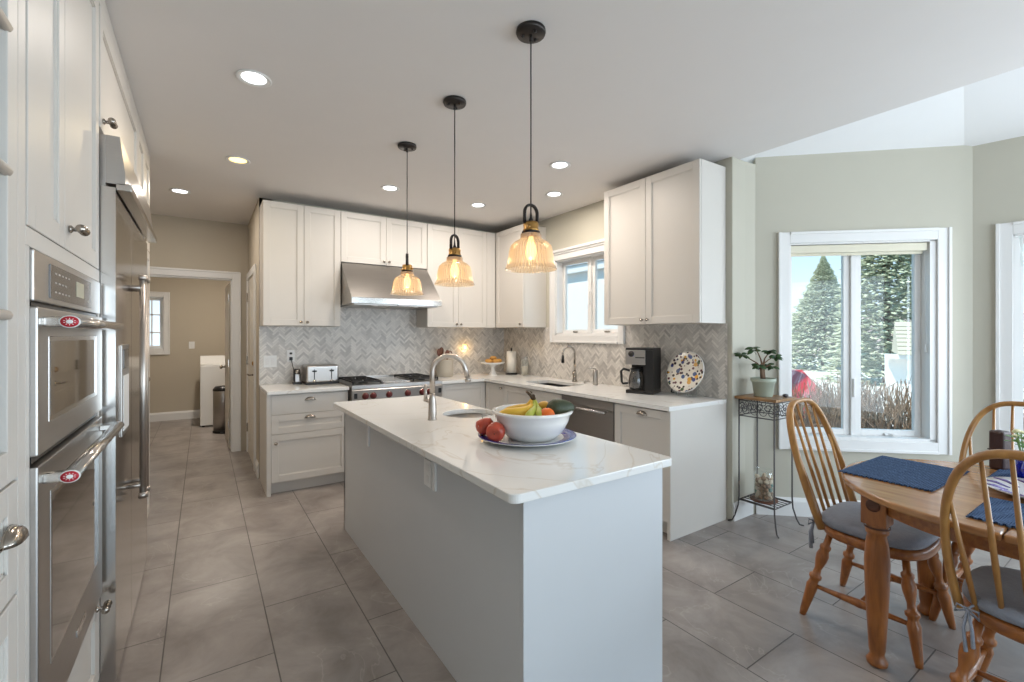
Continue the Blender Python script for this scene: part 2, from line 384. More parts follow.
    def slab_hole(s, x0, x1, y0, y1, z0, z1, hole):
        """rectangular slab with a star-shaped hole (list of xy, counter-clockwise)"""
        cx = sum(p[0] for p in hole) / len(hole); cy = sum(p[1] for p in hole) / len(hole)
        def proj(a):
            dx, dy = math.cos(a), math.sin(a); t = 1e9
            if dx > 1e-9: t = min(t, (x1 - cx) / dx)
            if dx < -1e-9: t = min(t, (x0 - cx) / dx)
            if dy > 1e-9: t = min(t, (y1 - cy) / dy)
            if dy < -1e-9: t = min(t, (y0 - cy) / dy)
            return (cx + dx * t, cy + dy * t)
        hs = sorted(hole, key=lambda p: math.atan2(p[1] - cy, p[0] - cx)); n = len(hs)
        ang = [math.atan2(p[1] - cy, p[0] - cx) for p in hs]
        cor = [(x0, y0), (x1, y0), (x1, y1), (x0, y1)]; ca = [(math.atan2(c[1] - cy, c[0] - cx), c) for c in cor]
        def V(p, z): return s.bm.verts.new((p[0], p[1], z))
        ht = [V(p, z1) for p in hs]; hb = [V(p, z0) for p in hs]; ot = [V(proj(a), z1) for a in ang]; ob = [V(proj(a), z0) for a in ang]
        fs = []
        for i in range(n):
            j = (i + 1) % n; a0 = ang[i]; a1 = ang[j] + (2 * PI if j == 0 else 0); mid = []
            for a, c in ca:
                for k in (0, 2 * PI):
                    if a0 < a + k < a1: mid.append((a + k, c))
            mid.sort()
            mt = [V(c, z1) for _, c in mid]; mb = [V(c, z0) for _, c in mid]
            fs.append(s.bm.faces.new([ht[j], ht[i], ot[i]] + mt + [ot[j]]))
            fs.append(s.bm.faces.new(list(reversed([hb[j], hb[i], ob[i]] + mb + [ob[j]]))))
            fs.append(s.bm.faces.new([ht[i], ht[j], hb[j], hb[i]]))
            ct = [ot[i]] + mt + [ot[j]]; cbm = [ob[i]] + mb + [ob[j]]
            for k in range(len(ct) - 1): fs.append(s.bm.faces.new([ct[k + 1], ct[k], cbm[k], cbm[k + 1]]))
        s._mark(fs); return s
    def sphere(s, c, r, sc=(1, 1, 1), seg=16, mtx=None):
        m = Matrix.Translation(c) @ (mtx or Matrix.Identity(4)) @ Matrix.Diagonal((r * sc[0], r * sc[1], r * sc[2], 1))
        r_ = bmesh.ops.create_uvsphere(s.bm, u_segments=seg, v_segments=max(6, seg // 2), radius=1, matrix=m)
        fs = {f for v in r_['verts'] for f in v.link_faces}; s._mark(fs, True); return s
    def build(s, name, mats, parent=None, mtx=None):
        me = bpy.data.meshes.new(name)
        if mtx: s.bm.transform(mtx)
        bmesh.ops.recalc_face_normals(s.bm, faces=s.bm.faces)
        s.bm.to_mesh(me); s.bm.free()
        if not isinstance(mats, (list, tuple)): mats = [mats]
        for m in mats: me.materials.append(M[m] if isinstance(m, str) else m)
        o = bpy.data.objects.new(name, me); COL.objects.link(o)
        if parent: o.parent = parent
        return o
def tag(o, label, cat, group=None):
    o['label'] = label; o['category'] = cat
    if group: o['group'] = group
    return o
def thing(name, label, cat, loc=(0, 0, 0), rz=0.0, group=None):
    o = bpy.data.objects.new(name, None); o.empty_display_size = 0.1; COL.objects.link(o)
    o.location = loc; o.rotation_euler = (0, 0, rz)
    return tag(o, label, cat, group)
def struct(o): o['kind'] = 'structure'; return o
def sroot(name, loc=(0, 0, 0), rz=0.0):
    o = bpy.data.objects.new(name, None); COL.objects.link(o); o.location = loc; o.rotation_euler = (0, 0, rz); o['kind'] = 'structure'; return o
def copy_tree(o, parent=None):
    c = o.copy(); COL.objects.link(c)
    if parent: c.parent = parent
    for ch in [k for k in bpy.data.objects if k.parent == o]: copy_tree(ch, c)
    return c

# ================================================================== room shell
ZC = 2.74
struct(B().box(-1.0, 5.6, -3.6, 9.5, -0.12, 0.0).build('floor', 'floor'))
def wall(name, p, ang, length, z1=ZC, thick=0.14, openings=(), m='wall', z0=0.0, trim_m=None):
    """wall whose room face runs from p along ang; thickness goes outward (local +y)"""
    b = B(); xs = 0.0
    for (a, c, lo, hi) in sorted(openings):
        if a > xs: b.box(xs, a, 0, thick, z0, z1)
        if lo > z0: b.box(a, c, 0, thick, z0, lo)
        if hi < z1: b.box(a, c, 0, thick, hi, z1)
        xs = c
    if xs < length: b.box(xs, length, 0, thick, z0, z1)
    o = b.build(name, m); o.location = (p[0], p[1], 0); o.rotation_euler = (0, 0, R(ang)); return struct(o)
A = (3.6, 1.93); A1 = -42.3; LEN1 = 1.50
Cx = A[0] + LEN1 * math.cos(R(A1)); Cy = A[1] + LEN1 * math.sin(R(A1)); A2 = -78.0; LEN2 = 1.55
Dx = Cx + LEN2 * math.cos(R(A2)); Dy = Cy + LEN2 * math.sin(R(A2))
A3 = -118.0; LEN3 = 2.2
Ex = Dx + LEN3 * math.cos(R(A3)); Ey = Dy + LEN3 * math.sin(R(A3))
wall('wall_left', (-0.97, -3.5), 90, 9.95 + 3.1, m='wall_hall')
wall('wall_back', (0.455, 5.10), 0, 2.99)
wall('wall_hall_right', (0.455, 6.45), -90, 1.35, m='wall_hall', thick=0.12)
wall('wall_laundry', (-0.97, 6.45), 0, 2.6, thick=0.11, m='wall_hall', openings=((0.17, 1.26, 0, 2.07),))
wall('wall_laundry_back', (-0.97, 9.4), 0, 2.6, m='wall_hall', openings=((0.12, 0.44, 1.16, 2.02),))
wall('wall_laundry_right', (1.5, 9.4), -90, 2.85, m='wall_hall')
wall('wall_sink', (3.30, 5.10), -90, 3.15, openings=((1.08, 2.02, 1.40, 2.23),))
wall('wall_stub', (3.435, 1.95), -6.5, 0.17, thick=0.14)
wall('wall_bay_left', A, A1, LEN1, z1=2.86, openings=((0.245, 1.262, 0.60, 2.11),), thick=0.15)
wall('wall_bay_centre', (Cx, Cy), A2, LEN2, z1=2.86, openings=((0.20, 1.35, 0.60, 2.11),), thick=0.15)
wall('wall_bay_right', (Dx, Dy), A3, LEN3, z1=2.86, openings=((0.40, 1.75, 0.60, 2.11),), thick=0.15)
wall('wall_side', (Ex, Ey), -90, abs(-3.5 - Ey))
wall('wall_rear', (Ex, -3.5), 180, Ex + 0.97, openings=((0.35, 4.0, 0.0, 2.3),))
struct(B().box(-0.138, 0.05, 0, 0.14, 0, ZC).build('wall_bay_return', 'wall')).location = (3.44, 1.945, 0)
# ceilings
struct(B().box(-1.1, 3.40, -3.65, 9.6, ZC, ZC + 0.15).build('ceiling', 'ceiling'))
def bay_ceiling():
    # faceted bay ceiling that rises from the wall tops to a ridge above the bay opening
    bm = bmesh.new()
    base = [(3.38, 1.99), (A[0], A[1] + .1), (Cx + .08, Cy + .06), (Dx + .1, Dy), (Ex, Ey - .3), (3.38, Ey - .3)]
    zs = [2.742, 2.76, 2.76, 2.76, 2.76, 2.742]
    apex = bm.verts.new((3.38, 0.7, 3.25))
    vs = [bm.verts.new((x, y, z)) for (x, y), z in zip(base, zs)]
    for i in range(5): bm.faces.new((vs[i], vs[i + 1], apex))
    b = B(); b.bm.free(); b.bm = bm
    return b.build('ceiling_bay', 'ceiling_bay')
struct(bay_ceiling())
struct(B().box(3.36, 3.40, -3.5, 1.96, ZC + .15, 3.4).build('trim_9', 'ceiling'))
struct(B().box(3.30, 5.4, -3.6, 2.3, 3.4, 3.5).build('ceiling_attic', 'ceiling'))
# baseboards
def baseboard(name, p, ang, length, a0=0.0):
    b = B().extrude_profile([(0, 0), (-0.016, 0), (-0.016, 0.11), (-0.010, 0.125), (-0.004, 0.14), (0, 0.14)], 'x', a0, a0 + length)
    o = b.build(name, 'trim'); o.location = (p[0], p[1], 0); o.rotation_euler = (0, 0, R(ang)); return struct(o)
baseboard('baseboard_stub', (3.31, 1.95), 0, 0.285)
baseboard('baseboard_bay_left', A, A1, LEN1)
baseboard('baseboard_bay_centre', (Cx, Cy), A2, LEN2)
baseboard('baseboard_bay_right', (Dx, Dy), A3, LEN3)
baseboard('baseboard_laundry_back', (-0.97, 9.4), 0, 2.4)
baseboard('baseboard_hall', (0.455, 5.32), -90, 0.21)
# ------------------------------------------------------------------ windows
def window(name, p, ang, s0, s1, z0, z1, n_sash=2, cas=0.085, depth=0.15, rec=0.09, mull=0.035, sashw=0.045, side_jamb=0.0, apron=True, latch=True):
    r = sroot(name, (p[0], p[1], 0), R(ang))
    f = B(); d = -0.018
    def casing(x0, x1, a0, a1, horiz):
        f.box(x0, x1, d, 0.0, a0, a1, 0.003)
        if horiz: f.box(x0, x1, d - 0.012, d + 0.002, a1 - 0.02 if a0 > z0 else a0, a1 if a0 > z0 else a0 + 0.02, 0.003)
        else:
            w = 0.02
            f.box(x0 if x0 < s0 else x1 - w, x0 + w if x0 < s0 else x1, d - 0.012, d + 0.002, a0, a1, 0.003)
    casing(s0 - cas, s0, z0 - cas, z1 + cas, False); casing(s1, s1 + cas, z0 - cas, z1 + cas, False)
    casing(s0, s1, z1, z1 + cas, True); casing(s0, s1, z0 - cas, z0, True)
    f.build('casing', 'trim', r)
    j = B(); t = 0.012
    j.box(s0, s0 + t, 0, depth, z0, z1).box(s1 - t - side_jamb, s1, 0, depth, z0, z1).box(s0, s1, 0, depth, z1 - t, z1).box(s0, s1, 0, depth, z0, z0 + t + .01)
    j.build('jamb', 'trim', r)
    s1j = s1 - side_jamb
    mid = [s0 + t + (s1j - s0 - 2 * t) * k / n_sash for k in range(n_sash + 1)]
    for k in range(n_sash):
        a = mid[k] + (mull / 2 if k else 0); c = mid[k + 1] - (mull / 2 if k < n_sash - 1 else 0)
        sb = B(); lo = z0 + t + .01; hi = z1 - t; w = sashw
        sb.box(a, a + w, rec, rec + 0.035, lo, hi, 0.003).box(c - w, c, rec, rec + 0.035, lo, hi, 0.003)
        sb.box(a + w, c - w, rec, rec + 0.035, lo, lo + w, 0.003).box(a + w, c - w, rec, rec + 0.035, hi - w, hi, 0.003)
        so = sb.build('sash', 'trim', r)
        B().box(a + w, c - w, rec + 0.014, rec + 0.020, lo + w, hi - w).build('pane', 'pane', so)
        if latch:
            B().box((a + c) / 2 - 0.03, (a + c) / 2 + 0.03, rec - 0.02, rec, lo + .004, lo + 0.02, 0.004).tube([((a + c) / 2, rec - .02, lo + .012), ((a + c) / 2 + .045, rec - .04, lo + .016)], 0.005).build('crank_handle', 'trim' if z0 < 1 else 'nickel', so)
        if k:
            B().box(mid[k] - mull / 2, mid[k] + mull / 2, rec - 0.02, rec + 0.04, z0 + .01, z1 - .01, 0.003).build('mullion', 'trim', r)
            B().box(mid[k] - 0.008, mid[k] + 0.008, rec - 0.035, rec - 0.018, z0 + 0.32, z0 + 0.46, 0.004).build('latch', 'trim', r)
    return r
w1 = window('window_1', A, A1, 0.245, 1.262, 0.60, 2.11, side_jamb=0.03)
w2 = window('window_2', (Cx, Cy), A2, 0.20, 1.35, 0.60, 2.11)
w3 = window('window_3', (3.30, 5.10), -90, 1.08, 2.02, 1.40, 2.23, cas=0.085, sashw=0.038)
w4 = window('window_4', (-0.97, 9.4), 0, 0.12, 0.44, 1.16, 2.02, n_sash=1, cas=0.08, latch=False)
m4 = B()
for z in (1.44, 1.73): m4.box(0.14, 0.42, 0.085, 0.10, z - 0.01, z + 0.01)
m4.box(.27, .29, .085, .10, 1.2, 1.98); m4.build('glazing_bars', 'trim', w4)
w5 = window('window_5', (Dx, Dy), A3, 0.40, 1.75, 0.60, 2.11, latch=False)
# thin crown shelf above the sink window casing
B().box(0.975, 2.12, -0.045, 0.0, 2.315, 2.345, 0.006).build('crown', 'trim', w3)
# ------------------------------------------------------------------ doorway and doors
d1 = sroot('door_1', (-0.97, 6.45, 0))
B().box(0.09, 0.17, -0.02, 0, 0, 2.15, 0.004).box(1.26, 1.345, -0.02, 0, 0, 2.15, 0.004).box(0.17, 1.26, -0.02, 0, 2.07, 2.15, 0.004)\
   .box(.09, 1.345, -.03, 0, 2.135, 2.155, .003).box(1.33, 1.35, -.03, 0, 0, 2.15, .003).build('casing', 'trim', d1)
B().box(0.17, 0.182, 0, .11, 0, 2.07).box(1.248, 1.26, 0, .11, 0, 2.07).box(0.17, 1.26, 0, .11, 2.055, 2.07).build('jamb', 'trim', d1)
def panel_door(name, w, h, hinge, ang, parent=None):
    r = sroot(name, hinge, R(ang))
    b = B().box(0, w, 0, 0.012, 0, h).box(0, w, 0.023, 0.035, 0, h)
    b.box(0, 0.11, 0, .035, 0, h, .003).box(w - .11, w, 0, .035, 0, h, .003).box(w / 2 - .05, w / 2 + .05, 0, .035, 0, h, .003)
    for z0, z1 in ((0, .2), (.85, 1.0), (1.62, 1.72), (h - .12, h)): b.box(.1, w - .1, 0, .035, z0, z1, .003)
    b.build('slab', 'door_brown', r)
    return r
d2 = panel_door('door_2', 0.80, 2.03, (0.300, 6.60, 0.01), 91)
for z in (0.25, 1.0, 1.8): B().box(-.01, .012, .036, .044, z, z + .09).build('hinge', 'nickel', d2)
B().lathe([(.012, 0), (.012, .03), (.026, .045), (.026, .06), (0, .068)], (.74, .035, .96), mtx=Matrix.Rotation(-PI / 2, 4, 'X')).build('door_knob', 'nickel', d2)
# entry door in the right hall wall with casing
d3 = sroot('door_3', (0.455, 6.40, 0), -PI / 2)
B().box(0, .07, -.02, 0, 0, 2.13, .004).box(.93, 1.02, -.02, 0, 0, 2.13, .004).box(.07, .93, -.02, 0, 2.05, 2.13, .004).build('casing', 'trim', d3)
b = B().box(.07, .93, -.006, 0, 0, 2.05)
for x0, x1, z0, z1 in ((.12, .46, .2, .9), (.54, .88, .2, .9), (.12, .46, 1.05, 1.9), (.54, .88, 1.05, 1.9)): b.box(x0, x1, -.011, -.004, z0, z1, .004)
b.build('slab', 'door_brown', d3)
B().lathe([(.027, 0), (.027, .012)], (.865, 0, 0.98), mtx=Matrix.Rotation(PI / 2, 4, 'X')).tube([(.865, -.01, .98), (.865, -.055, .98), (.76, -.06, .98)], .009).build('lever_handle', 'nickel', d3)
B().lathe([(.027, 0), (.027, .015), (.015, .028)], (.865, 0, 1.1), mtx=Matrix.Rotation(PI / 2, 4, 'X')).build('deadbolt', 'brass', d3)
for z in (.25, 1.05, 1.8): B().box(.06, .085, -.022, -.004, z, z + .1).build('hinge', 'nickel', d3)

# ------------------------------------------------------------------ herringbone tile
def herring(name, origin, ang, rects, w=0.0195, L=0.078):
    """rects: local (x0,x1,z0,z1) areas on the wall; real tiles clipped to each"""
    bm = bmesh.new(); tone = bm.loops.layers.float_color.new('tone')
    c45 = math.cos(PI / 4); g = 0.0012; n = int(L / w)
    rnd = random.Random(3)
    def clip(poly, ax, val, keep_gt):
        out = []
        for i in range(len(poly)):
            p, q = poly[i], poly[(i + 1) % len(poly)]
            ip = (p[ax] >= val) if keep_gt else (p[ax] <= val); iq = (q[ax] >= val) if keep_gt else (q[ax] <= val)
            if ip: out.append(p)
            if ip != iq:
                t = (val - p[ax]) / (q[ax] - p[ax]); out.append((p[0] + (q[0] - p[0]) * t, p[1] + (q[1] - p[1]) * t))
        return out
    for (x0, x1, z0, z1) in rects:
        # grout bed
        vs = [bm.verts.new(p) for p in ((x0, -0.004, z0), (x1, -0.004, z0), (x1, -0.004, z1), (x0, -0.004, z1))]
        f = bm.faces.new(vs); f.material_index = 1
        cx, cz = (x0 + x1) / 2, (z0 + z1) / 2; ext = max(x1 - x0, z1 - z0) * 1.0 + .3
        K = int(ext / w) + 4; J = int(ext / (2 * L)) + 3
        for i in range(-K, K + 1):
            for j in range(-J, J + 1):
                ox = i * w + j * 2 * n * w; oy = i * w
                for kind in (0, 1):
                    if kind == 0: q = [(ox + g, oy + g), (ox + L - g, oy + g), (ox + L - g, oy + w - g), (ox + g, oy + w - g)]
                    else: q = [(ox + g, oy + w + g), (ox + w - g, oy + w + g), (ox + w - g, oy + w + L - g), (ox + g, oy + w + L - g)]
                    pr = [(cx + (a - b_) * c45, cz + (a + b_) * c45) for a, b_ in q]
                    if max(p[0] for p in pr) < x0 or min(p[0] for p in pr) > x1 or max(p[1] for p in pr) < z0 or min(p[1] for p in pr) > z1: continue
                    for ax, val, kg in ((0, x0, True), (0, x1, False), (1, z0, True), (1, z1, False)):
                        pr = clip(pr, ax, val, kg)
                        if len(pr) < 3: break
                    if len(pr) < 3: continue
                    try: f = bm.faces.new([bm.verts.new((p[0], -0.0065, p[1])) for p in pr])
                    except Exception: continue
                    tv = rnd.random() ** 1.3 * 0.62 if rnd.random() > .12 else 0.0
                    tv = 0.62 - tv
                    for lp in f.loops: lp[tone] = (tv, tv, tv, 1)
    me = bpy.data.meshes.new(name); bmesh.ops.recalc_face_normals(bm, faces=bm.faces)
    for f in bm.faces:
        f.normal_update()
        if f.normal.y > 0: f.normal_flip()
    bm.to_mesh(me); bm.free(); me.materials.append(M['tile']); me.materials.append(M['grout'])
    o = bpy.data.objects.new(name, me); COL.objects.link(o); o.location = origin; o.rotation_euler = (0, 0, R(ang)); return struct(o)
herring('wall_back_tile', (0.455, 5.10, 0), 0, [(0.0, 0.69, .914, 1.488), (0.69, 1.62, .80, 1.76), (1.62, 2.845, .914, 1.488)])
herring('wall_sink_tile', (3.30, 5.10, 0), -90, [(0.0, 0.995, .914, 1.488), (0.995, 2.105, .914, 1.315), (2.105, 3.12, .914, 1.488)])

# ================================================================== cabinets
def shaker(b, x0, x1, z0, z1, fr=0.058, y=0.0, th=0.02):
    """shaker front occupying y..y+th, room side at y"""
    g = 0.0015; x0 += g; x1 -= g; z0 += g; z1 -= g
    b.box(x0, x0 + fr, y, y + th, z0, z1, .0015, seg=1).box(x1 - fr, x1, y, y + th, z0, z1, .0015, seg=1)
    b.box(x0 + fr, x1 - fr, y, y + th, z0, z0 + fr, .0015, seg=1).box(x0 + fr, x1 - fr, y, y + th, z1 - fr, z1, .0015, seg=1)
    b.box(x0 + fr - .004, x1 - fr + .004, y + .010, y + th - .002, z0 + fr - .004, z1 - fr + .004)
    # small bead round the panel
    for a in ((x0 + fr, x0 + fr + .006, z0 + fr, z1 - fr), (x1 - fr - .006, x1 - fr, z0 + fr, z1 - fr), (x0 + fr, x1 - fr, z0 + fr, z0 + fr + .006), (x0 + fr, x1 - fr, z1 - fr - .006, z1 - fr)):
        b.box(a[0], a[1], y + .005, y + .012, a[2], a[3])
    return b
def knob(x, z, parent, y=0.0, r=0.014):
    return B().lathe([(.006, 0), (.006, .012), (r * .8, .016), (r, .022), (r * .8, .028), (0, .030)], (x, y, z), 14, mtx=Matrix.Rotation(PI / 2, 4, 'X')).build('knob', 'nickel', parent)
def cup_pull(x, z, parent, y=0.0, w=0.045, h=.028):
    b = B(); bm = b.bm; N = 12; K = 6; rows = []
    for k in range(K + 1):
        ph = PI / 2 * k / K; row = []
        for i in range(N + 1):
            a = PI * i / N
            row.append(bm.verts.new((x + w * math.cos(a) * math.cos(ph) ** .6, y - .026 * math.sin(ph) - .001, z + h * math.sin(a) * (math.cos(ph) ** .7 if k < K else 0))))
        rows.append(row)
    for k in range(K):
        for i in range(N):
            try: f = bm.faces.new((rows[k][i], rows[k][i + 1], rows[k + 1][i + 1], rows[k + 1][i])); f.smooth = True
            except Exception: pass
    bmesh.ops.remove_doubles(bm, verts=bm.verts, dist=.0004)
    b.box(x - w - .004, x + w + .004, y - .003, y, z - .004, z + .002, .001)
    o = b.build('cup_pull', 'nickel', parent)
    md = o.modifiers.new('thick', 'SOLIDIFY'); md.thickness = .002
    return o
def bow_pull(x, z, parent, y=0.0):
    """ornate cast T pull with flared, lobed ends"""
    b = B().turned((x, y, z), (x, y - .032, z), [(0, .010), (.15, .012), (.3, .006), (.7, .006), (.85, .010), (1, .004)], 12)
    b.turned((x - .034, y - .030, z), (x + .034, y - .030, z), [(0, .003), (.04, .011), (.12, .013), (.2, .007), (.3, .011), (.42, .007), (.5, .013), (.58, .007), (.7, .011), (.8, .007), (.88, .013), (.96, .011), (1, .003)], 12)
    return b.build('knob', 'nickel', parent)
def cabinet(name, label, loc, rz, w, d, z0, z1, fronts, toe=0.0, group=None, m='cab', extra=None, side=True):
    """local x along the front, y into the cabinet, z up; fronts: (kind, x0, x1, z0, z1, hardware)"""
    t = thing(name, label, 'cabinet', loc, rz, group)
    b = B().box(0, w, .021, d, z0 + toe, z1, .001, seg=1)
    if toe: b.box(0, w, .075, d, z0, z0 + toe)
    if extra: extra(b)
    b.build('body', m, t)
    for (kind, x0, x1, a0, a1, hw) in fronts:
        fb = B()
        if kind == 'slab': fb.box(x0 + .0015, x1 - .0015, 0, .02, a0 + .0015, a1 - .0015, .002)
        else: shaker(fb, x0, x1, a0, a1)
        f = fb.build('drawer' if kind in ('slab', 'drawer') else 'door', m, t)
        for h in (hw or []):
            {'knob': knob, 'cup': cup_pull, 'bow': bow_pull}[h[0]](h[1], h[2], f)
    return t
UZ0 = 1.488; UZ1 = 2.645
# back wall run
cabinet('wall_cabinet', 'tall two-door white wall cabinet at the left end of the back wall', (0.458, 4.78, 0), 0, 0.688, .318, UZ0, UZ1,
        [('door', 0, .348, UZ0, UZ1, [('knob', .32, UZ0 + .035)]), ('door', .348, .688, UZ0, UZ1, [('knob', .376, UZ0 + .035)])])
cabinet('wall_cabinet', 'short two-door white cabinet directly above the steel range hood', (1.148, 4.78, 0), 0, 0.924, .318, 2.135, UZ1,
        [('door', 0, .462, 2.135, UZ1, [('knob', .434, 2.17)]), ('door', .462, .924, 2.135, UZ1, [('knob', .49, 2.17)])])
cabinet('wall_cabinet', 'two-door white wall cabinet right of the range hood, behind the middle pendant', (2.076, 4.78, 0), 0, 0.892, .318, UZ0, UZ1,
        [('door', 0, .385, UZ0, UZ1, [('knob', .357, UZ0 + .035)]), ('door', .385, .77, UZ0, UZ1, [('knob', .413, UZ0 + .035)]), ('slab', .77, .892, UZ0, UZ1, None)])
# right wall cabinets
cabinet('wall_cabinet', 'single-door white wall cabinet in the corner beside the sink window', (2.97, 4.775, 0), -PI / 2, .575, .328, UZ0, UZ1,
        [('door', 0.0, .575, UZ0, UZ1, [('knob', .54, UZ0 + .035)])])
cabinet('wall_cabinet', 'large two-door white wall cabinet above the coffee maker and plate', (2.97, 2.95, 0), -PI / 2, .955, .328, UZ0, UZ1 + .03,
        [('door', 0, .465, UZ0, UZ1 + .03, [('knob', .437, UZ0 + .035)]), ('door', .465, .955, UZ0, UZ1 + .03, [('knob', .493, UZ0 + .035)])])
# base cabinets
cabinet('base_cabinet', 'white base cabinet with two cup-pull drawers under the toaster', (0.472, 4.475, 0), 0, .668, .61, 0, .884,
        [('slab', .018, .668, .70, .872, [('cup', .335, .815)]), ('drawer', .018, .668, .53, .70, [('cup', .335, .655)]), ('door', .018, .668, .11, .53, [('knob', .055, .455)])], toe=.11,
        extra=lambda b: b.box(-.0155, .018, 0, .6, 0, .884))
cabinet('base_cabinet', 'white base cabinet between the range and the inside corner', (2.092, 4.475, 0), 0, .552, .61, 0, .884,
        [('door', 0, .552, .11, .872, None)], toe=.11)
RX = 2.645
cabinet('base_cabinet', 'white corner base cabinet door with one knob left of the sink base', (RX, 4.474, 0), -PI / 2, .382, .60, 0, .884,
        [('door', .0, .382, .11, .872, [('knob', .345, .835)])], toe=.11)
t = thing('base_cabinet', 'white sink base cabinet with two paired doors below the window', 'cabinet', (RX, 4.09, 0), -PI / 2)
B().box(0, .94, .021, .60, .11, .60).box(0, .02, .021, .60, .6, .884).box(.92, .94, .021, .6, .6, .884).box(0, .94, .021, .06, .6, .884).box(0, .94, .075, .60, 0, .11).build('body', 'cab', t)
for a, c, k in ((0, .47, .44), (.47, .94, .50)):
    f = shaker(B(), a, c, .11, .872).build('door', 'cab', t); knob(k, .845, f)
cabinet('base_cabinet', 'white base cabinet with one tall cup-pull front beneath the coffee maker', (RX, 2.515, 0), -PI / 2, .495, .60, 0, .884,
        [('door', 0, .495, .11, .872, [('cup', .27, .825)])], toe=.11)
tag(B().box(2.632, 3.298, 1.99, 2.016, 0, .884, .001).build('end_panel', 'cab'), 'plain white end panel closing the counter run beside the plant stand', 'panel')
# dishwasher
dw = thing('dishwasher', 'stainless steel dishwasher with bar handle under the right counter', 'dishwasher', (RX, 3.145, 0), -PI / 2)
B().box(0, .625, .03, .60, .10, .884).box(.01, .615, .08, .55, 0, .10).build('body', 'steel_dark', dw)
f = B().box(.004, .621, -.004, .03, .12, .80, .003).build('door', 'steel_dark', dw)
B().box(.004, .621, -.004, .03, .803, .874, .003).build('control_strip', 'steel_dark', dw)
B().tube([(.05, -.05, .79), (.575, -.05, .79)], .011, 12).tube([(.08, -.05, .79), (.08, 0, .79)], .008).tube([(.545, -.05, .79), (.545, 0, .79)], .008).build('handle', 'bar_steel', f)
# countertops
tag(B().box(.455, 1.142, 4.44, 5.09, .884, .914, .003).build('countertop', 'quartz'), 'white quartz countertop left of the range, holding the toaster', 'countertop')
def rr(x0, x1, y0, y1, r, n=5):
    out = []
    for cx, cy, a0 in ((x1 - r, y1 - r, 0), (x0 + r, y1 - r, 90), (x0 + r, y0 + r, 180), (x1 - r, y0 + r, 270)):
        for i in range(n + 1): out.append((cx + r * math.cos(R(a0 + 90 * i / n)), cy + r * math.sin(R(a0 + 90 * i / n))))
    return out
SK = (2.77, 3.10, 3.32, 3.90)
b = B().box(2.092, 3.292, 4.44, 5.09, .884, .914).slab_hole(2.612, 3.292, 1.985, 4.44, .884, .914, rr(*SK, .03))
tag(b.build('countertop', 'quartz'), 'L-shaped white quartz countertop running under the window to the coffee maker', 'countertop')
t = thing('kitchen_sink', 'dark rectangular undermount sink set in the counter below the window', 'sink', ((SK[0] + SK[1]) / 2, (SK[2] + SK[3]) / 2, .70))
hx = (SK[1] - SK[0]) / 2; hy = (SK[3] - SK[2]) / 2
B().box(-hx - .01, -hx + .003, -hy, hy, 0, .183).box(hx - .003, hx + .01, -hy, hy, 0, .183).box(-hx - .01, hx + .01, -hy - .01, -hy + .003, 0, .183).box(-hx - .01, hx + .01, hy - .003, hy + .01, 0, .183).box(-hx, hx, -hy, hy, 0, .01).build('basin', 'sink_black', t)
B().lathe([(.04, .012), (.04, .016), (.02, .014)], (0, 0, 0)).build('drain', 'steel', t)

# ================================================================== range, hood
rg = thing('range', 'stainless steel gas range with maroon knobs on the back wall', 'stove', (1.155, 4.40, 0))
B().box(0, .925, .05, .69, .10, .885, .003).box(.02, .905, .1, .6, .0, .10).build('body', 'steel', rg)
B().box(0, .925, 0, .69, .885, .925, .006).box(0, .925, .665, .695, .925, .955, .004).build('cooktop', 'steel', rg)
cp = B().extrude_profile([(.05, .75), (.005, .76), (-.005, .875), (.0, .885), (.05, .885)], 'x', 0, .925).build('control_panel', 'steel', rg)
for x in (.125, .20, .355, .545, .70, .775):
    k = B().lathe([(.030, 0), (.030, .006), (.024, .010), (.022, .035), (.018, .042), (0, .043)], (x, 0, .82), 16, mtx=Matrix.Rotation(PI / 2, 4, 'X')).box(x - .004, x + .004, -.048, -.035, .80, .84, .002).build('knob', 'red_knob', rg)
    B().lathe([(.034, 0), (.034, .004)], (x, 0.001, .82), 18, mtx=Matrix.Rotation(PI / 2, 4, 'X')).build('bezel', 'nickel', k)
for x in (.035, .895): B().box(x - .015, x + .015, -.008, 0, .80, .85, .003).build('switch', 'black', rg)
od = B().box(.03, .895, .015, .05, .17, .745, .004).build('oven_door', 'steel', rg)
B().tube([(.09, -.03, .70), (.83, -.03, .70)], .013, 12).tube([(.12, -.03, .70), (.12, .02, .70)], .01).tube([(.80, -.03, .70), (.80, .02, .70)], .01).build('handle', 'bar_steel', od)
B().box(.16, .76, .010, .018, .30, .58, .003).build('oven_window', 'oven_glass', od)
def grate(x0, x1, y0, y1):
    b = B(); z = .945
    for (xa, xb, ya, yb) in ((x0, x1, y0, y0 + .012), (x0, x1, y1 - .012, y1), (x0, x0 + .012, y0, y1), (x1 - .012, x1, y0, y1), (x0, x1, (y0 + y1) / 2 - .006, (y0 + y1) / 2 + .006)):
        b.box(xa, xb, ya, yb, z, z + .014, .002, seg=1)
    for cy in (y0 * .75 + y1 * .25, y0 * .25 + y1 * .75):
        cx = (x0 + x1) / 2
        for k in range(8):
            a = k * PI / 4 + .2; b.box(.03, .11, -.005, .005, z, z + .014, mtx=Matrix.Translation((cx, cy, 0)) @ Matrix.Rotation(a, 4, 'Z'))
        b.lathe([(.045, .926), (.045, .938), (.03, .944), (0, .945)], (cx, cy, 0), 14)
    for x in (x0 + .006, x1 - .006):
        for y in (y0 + .006, y1 - .006): b.box(x - .006, x + .006, y - .006, y + .006, .926, z)
    return b
grate(.02, .30, .06, .62).build('burner_grate', 'iron', rg)
grate(.625, .905, .06, .62).build('burner_grate', 'iron', rg)
